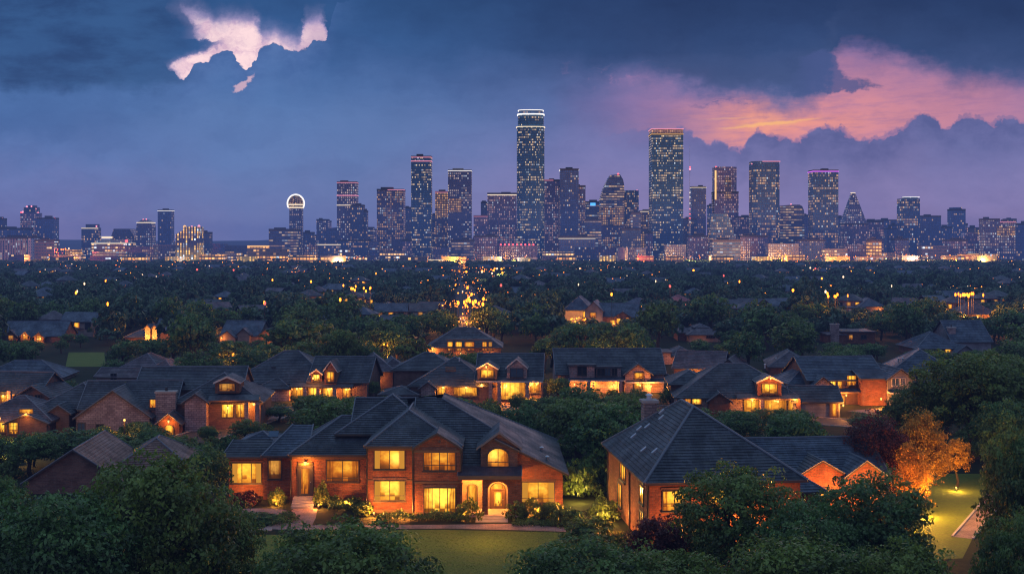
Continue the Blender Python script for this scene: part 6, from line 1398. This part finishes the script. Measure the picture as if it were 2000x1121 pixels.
# ---- the unbroken woods between the neighbourhood and downtown -----------------------------------------------------------------
g = np.random.default_rng(21)
def lod(seed, nc, nl, leaf, shape):
    V, t = crown_arrays(seed, nc, nl, leaf, shape=shape, lobes=5, fill=.15, base=-.25); V[:, 2] += shape[2] * .55; return V.astype(np.float32), t.astype(np.float32)
LODS = [[lod(600 + 10 * L + i, *[(46, 9, .15), (26, 6, .22), (16, 5, .3)][L], (1, 1, .62 + .1 * (i % 3))) for i in range(5)] for L in range(3)]
VV, TT = [], []; PXs = []
clear = [(PX(o_[0], 1), 0) for o_ in []]
Yv = 300.
while Yv < 1350:
    sp = 7.2 if Yv < 600 else (8.4 if Yv < 900 else 10.)
    half_ = .45 * Yv
    for x in np.arange(-half_, half_, sp):
        x = x + g.uniform(-.45, .45) * sp; y = Yv + g.uniform(-.5, .5) * sp
        if any(a - 1 < x < b_ + 1 and c - 4 < y < d for a, b_, c, d in FOOT): continue
        if y < 362 and any((x - a) ** 2 + (y - c) ** 2 < (r * .8 + 3.2) ** 2 for a, c, r in placed): continue
        px = PX(x, y)
        r = g.uniform(2.7, 5.0) * (1.15 if Yv > 800 else 1.); h = (r + .8) * g.uniform(1.5, 2.1) * (1. if Yv < 600 else (.85 if Yv < 800 else (.62 if Yv < 1050 else .45)))
        av = 918 - (y - 300) * .03
        if y < 640 and abs(px - av) < 26: continue
        if 385 < y < 560 and 868 < px < 972: continue
        if 300 < y <= 385 and 862 < px < 975: h *= .5; r *= .75
        if 330 < y < 560 and 1838 < px < 1945: h *= .6
        if 330 < y < 900 and 870 < px < 1010 and abs(px - 925) < 14 + (y - 300) * .08: h *= .6
        if 330 < y < 620 and 1605 < px < 1675: h *= .7
        if 400 < y < 640 and 665 < px < 735: h *= .65
        if 640 <= y < 1300 and abs(px - 900) < 14: continue
        bad = False
        for (a, b_, t, q_, HY_, _) in LOCKS:
            if HY_ > y and HY_ > 290 and px + 12 > a and px - 12 < b_ and PY(h, y) < q_ - (q_ - t) * .3: bad = True; break
        if bad:
            h *= .6; r *= .8
            if HY_ - y < 25: continue
        if g.random() < (.05 if Yv < 1255 else .5): continue
        for (hp, ht_, hb_, hY) in FARH:
            if 0 < hY - y < 130 and abs(hp - px) < 14 + 6000 / hY and PY(h, y) < hb_ - (hb_ - ht_) * .6: h *= .7
            elif abs(hY + 5 - y) < 7 and abs(hp - px) < 9 * FPX / hY: bad = None
        if bad is None: continue
        V, t = LODS[0 if Yv < 520 else (1 if Yv < 850 else 2)][int(g.integers(5))]
        ca, sa = math.cos(k_ := g.uniform(0, 6.28)), math.sin(k_)
        W_ = np.stack([(V[:, 0] * ca - V[:, 1] * sa) * r + x, (V[:, 0] * sa + V[:, 1] * ca) * r + y, V[:, 2] * h * .62 + h * .18], 1)
        VV.append(W_); TT.append(np.clip(t * g.uniform(.6, 1.25) + g.uniform(-.12, .15), 0, 1))
    Yv += sp * .92
VV, TT = np.concatenate(VV), np.concatenate(TT)
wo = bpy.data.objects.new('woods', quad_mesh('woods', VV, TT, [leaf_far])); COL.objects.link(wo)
tag(wo, 'unbroken dark treetops stretching from the houses to downtown', 'woods', kind='stuff')
print('woods quads', len(VV) // 4)
srow = [o for o in bpy.data.objects if o.get('category') == 'shop row']
spell([(o, o['label'] + under(PX(o.location.x, o.location.y)), o.location.x / o.location.y) for o in srow], 'shops')
spell([(o, o['label'] + under(PX(o.location.x, o.location.y)), o.location.x / o.location.y) for o in midr], 'blocks')
# ---- street lamps and yard lights ------------------------------------------------------------------------------------------------
LM = {'a': emit('street_amber', (1., .24, .016), 6.), 'w': emit('street_white', (1., .66, .4), 2.2), 'r': emit('street_red', (1., .12, .1), 2.), 'o': emit('street_orange', (1., .18, .012), 6.)}
def lampmesh(c, r, h):
    m = MB(); m.tube((0, 0, 0), (0, 0, h), .12, .08, 5, m=1); m.ball((0, 0, h + r * .6), r, 8, 0); o = m.build('street_lamp', [LM[c], metal_dark]); me = o.data; bpy.data.objects.remove(o); return me
LMESH = {(c, s): lampmesh(c, r, h) for c in 'awro' for s, r, h in (('s', .4, 8.), ('m', .62, 11.), ('l', .85, 15.))}
NL = 0
def far_lamp(px, py_, c, s, label, group, watts=0, Y=None):
    global NL
    h = {'s': 8., 'm': 11., 'l': 15.}[s]
    if py_ > 598: h = 4.5
    elif py_ > 524: h = 9.5
    if py_ < 524: Y = sg.uniform(1272, 1335); h = min(22., max(5., Z(py_, Y)))
    Y = Y or GY(py_, h); o = bpy.data.objects.new('street_lamp', LMESH[(c, s)]); COL.objects.link(o); o.location = (X(px, Y), Y, 0); tag(o, label, 'street lamp', group); NL += 1
    zr = h / {'s': 8., 'm': 11., 'l': 15.}[s]; k_ = zr * sg.uniform(.55, 1.05) * (.7 if Y < 600 else 1.); o.scale = (k_, k_, zr)
    if watts:
        l = light(None, (X(px, Y), Y - 1.5, h - 1), watts, {'a': (1., .34, .04), 'w': (1., .6, .3), 'r': (1., .12, .08), 'o': (1., .27, .03)}[c], .5, 'lamp_glow'); l.parent = o; l.location = (0, -5., h - 1)
sg = random.Random(78)
def cluster(px, py_, rx, ry, n, cols, sizes, label, watts=0, every=3):
    for i in range(n):
        a = sg.gauss(0, .45); b_ = sg.gauss(0, .45)
        c = sg.choice(cols); tail = label.split(' lamp', 1)[1]; cw = {'a': 'amber', 'w': 'white', 'r': 'red', 'o': 'orange'}[c]
        far_lamp(px + rx * a, max(py_ + ry * b_, 486), c, sg.choice(sizes), f'{cw} street lamp' + tail, f'{cw} lamps' + tail, watts if i % every == 0 else 0)
cluster(922, 600, 32, 24, 34, 'aaao', 'mms', 'amber street lamp crowded along the avenue below the tallest tower', 260, 5)
cluster(925, 628, 50, 7, 16, 'aaw', 'ss', 'yellow street lamp in the bright row at the near end of the avenue', 110, 4)
cluster(858, 614, 6, 5, 1, 'a', 'l', 'lone big amber lamp left of the bright avenue', 400, 1)
cluster(912, 563, 3, 2, 1, 'o', 'l', 'big orange lamp glowing at the middle of the avenue', 1500, 1)
cluster(905, 517, 45, 5, 14, 'aoo', 'lmm', 'orange lamp where the avenue meets downtown', 2500, 4)
cluster(965, 530, 40, 8, 10, 'aow', 'lmm', 'amber lamp strung along the road right of the avenue head', 1500, 5)
cluster(1890, 578, 42, 5, 12, 'aoo', 'mm', 'blazing orange floodlight lamp of the car park in the right-hand woods', 700, 3)
cluster(1755, 603, 8, 4, 3, 'oa', 'sm', 'orange lamp left of the orange-lit gabled house', 900, 2)
cluster(1640, 580, 30, 5, 6, 'aao', 'ss', 'amber lamp in the woods below the pyramid tower', 800, 3)
cluster(1978, 607, 12, 6, 4, 'oa', 'ss', 'orange lamp at the right edge of the woods', 700, 2)
cluster(700, 566, 34, 6, 9, 'aoa', 'ss', 'amber lamp in the woods below the broad speckled tower', 900, 3)
cluster(1130, 625, 18, 8, 8, 'ao', 'ss', 'amber garden lamp beside the pale-gabled manor', 500, 3)
cluster(1180, 686, 8, 3, 3, 'ao', 's', 'amber lamp behind the pink stone-fronted house', 400, 1)
cluster(400, 612, 6, 4, 3, 'oa', 'sm', 'orange lamp in the woods left of centre', 700, 2)
cluster(755, 676, 6, 3, 2, 'ao', 's', 'amber lamp behind the plum hip-roofed house', 400, 1)
cluster(450, 694, 10, 4, 2, 'o', 's', 'small orange lamp above the broad amber-porched house', 300, 1)
cluster(1308, 560, 4, 3, 2, 'r', 's', 'red lamp in the woods below the lit-crown tower', 300, 2)
cluster(118, 491, 22, 8, 12, 'aorw', 'lmm', 'mixed red and amber lamp in the gap right of the far-left towers', 9000, 4)
cluster(350, 504, 40, 4, 8, 'wwa', 'lmm', 'white lamp at the foot of the yellow-based block', 1500, 5)
cluster(690, 505, 60, 4, 16, 'aaow', 'lmm', 'amber lamp along the street under the banded twin tower', 9000, 4)
cluster(1000, 502, 60, 5, 16, 'aow', 'lmm', 'amber lamp along the street under the tallest tower', 9000, 4)
cluster(1250, 500, 10, 4, 3, 'ro', 'lmm', 'red-orange lamp at the foot of the lit-crown tower', 2500, 2)
cluster(1350, 503, 60, 4, 16, 'aw', 'lmm', 'amber lamp along the street under the radio mast', 9000, 4)
cluster(1545, 501, 60, 5, 22, 'awaa', 'lmm', 'bright amber lamp in the lit plaza under the pink-topped tower', 12000, 5)
cluster(1650, 502, 50, 3, 14, 'aow', 'lmm', 'amber lamp along the street under the purple-topped tower', 9000, 4)
cluster(1790, 500, 60, 4, 12, 'aow', 'lmm', 'amber lamp along the street under the white-edged tower', 9000, 4)
cluster(1900, 502, 60, 4, 10, 'ao', 'lmm', 'orange lamp along the street under the cage-fronted block', 9000, 4)
for reg, (a, b_) in (('left', (0, 640)), ('middle', (660, 1320)), ('right', (1340, 2000))):
    for k in range(14):
        c = sg.choice('wwwaarao'); cw = {'a': 'amber', 'w': 'white', 'r': 'red', 'o': 'orange'}[c]
        far_lamp(sg.uniform(a, b_), 522 + 95 * sg.random() ** 1.6, c, sg.choice('smm'), f'lone {cw} lamp twinkling among the treetops of the {reg} third of the woods', f'scattered {cw} lamps of the {reg} woods')
print('lamps', NL)
g = np.random.default_rng(8); mb = MB()
lanes = [(x0 := g.uniform(-.4, .4) * y0, y0, x0 + g.uniform(-110, 110), y0 + g.uniform(-40, 130)) for y0 in 430 + 780 * g.random(34) ** .8]
for i in range(430):
    ln_ = lanes[int(g.integers(34))]; u_ = g.random(); y = ln_[1] + (ln_[3] - ln_[1]) * u_ + g.normal(0, 6); x = ln_[0] + (ln_[2] - ln_[0]) * u_ + g.normal(0, 6)
    if g.random() < .35: y = 430 + 830 * g.random() ** .8; x = g.uniform(-.42, .42) * y
    z = g.uniform(4.5, 8.5); r = (.08 + .26 * g.random() ** 2.5) * (.4 + y / 1300); k = int(g.choice(3, p=[.5, .2, .3]))
    mb.tube((x, y, 0), (x, y, z - r), .07, n=4, m=3, caps=False); mb.ball((x, y, z), r, 6, k)
trail = [(P2(905, 588), P2(932, 634), 70, 11.), (P2(922, 600), P2(898, 536), 34, 5.), (P2(880, 530), P2(1045, 556), 36, 5.), (P2(1590, 584), P2(1665, 580), 16, 6.), (P2(1855, 582), P2(1935, 582), 26, 7.), (P2(672, 570), P2(735, 562), 18, 6.), (P2(1000, 548), P2(1130, 540), 18, 6.)]
for (xa, ya), (xb, yb), n_, sd_ in trail:
    for i in range(n_):
        u_ = g.random(); x = xa + (xb - xa) * u_ + g.normal(0, sd_); y = ya + (yb - ya) * u_ + g.normal(0, sd_ * 1.5); z = g.uniform(3., 6.2); r = (.10 + .24 * g.random() ** 2) * (.4 + y / 1100); k = int(g.choice(3, p=[.6, .3, .1]))
        mb.tube((x, y, 0), (x, y, z - r), .06, n=4, m=3, caps=False); mb.ball((x, y, z), r, 6, k)
dl_ = mb.build('distant_lamps', [LM['a'], LM['o'], LM['w'], metal_dark]); tag(dl_, 'hundreds of tiny lamps twinkling through the far treetops', 'distant lamps', kind='stuff')
for o in bpy.data.objects:
    if 'label' in o and len(o['label'].replace('-', ' ').split()) > 15 and o.name in bpy.data.objects: print('LONG', len(o['label'].split()), o['label'])
# ---- render settings ---------------------------------------------------------------------------------------------------------------
for o in bpy.data.objects:
    if '_o' in o: del o['_o']
sc.render.engine = 'CYCLES'
sc.view_settings.view_transform = 'Standard'; sc.view_settings.look = 'None'; sc.view_settings.exposure = 0; sc.view_settings.gamma = 1
cy = sc.cycles
cy.use_denoising = True
try: cy.denoiser = 'OPENIMAGEDENOISE'; cy.denoising_input_passes = 'RGB_ALBEDO_NORMAL'; cy.denoising_prefilter = 'ACCURATE'
except Exception: pass
cy.max_bounces = 5; cy.diffuse_bounces = 2; cy.glossy_bounces = 2; cy.transmission_bounces = 2; cy.volume_bounces = 0; cy.transparent_max_bounces = 4
cy.sample_clamp_indirect = 3.; cy.sample_clamp_direct = 0; cy.use_light_tree = True; cy.caustics_reflective = False; cy.caustics_refractive = False
cy.use_adaptive_sampling = True; cy.adaptive_threshold = .01
cy.filter_width = 1.2 if hasattr(cy, 'filter_width') else 1.5
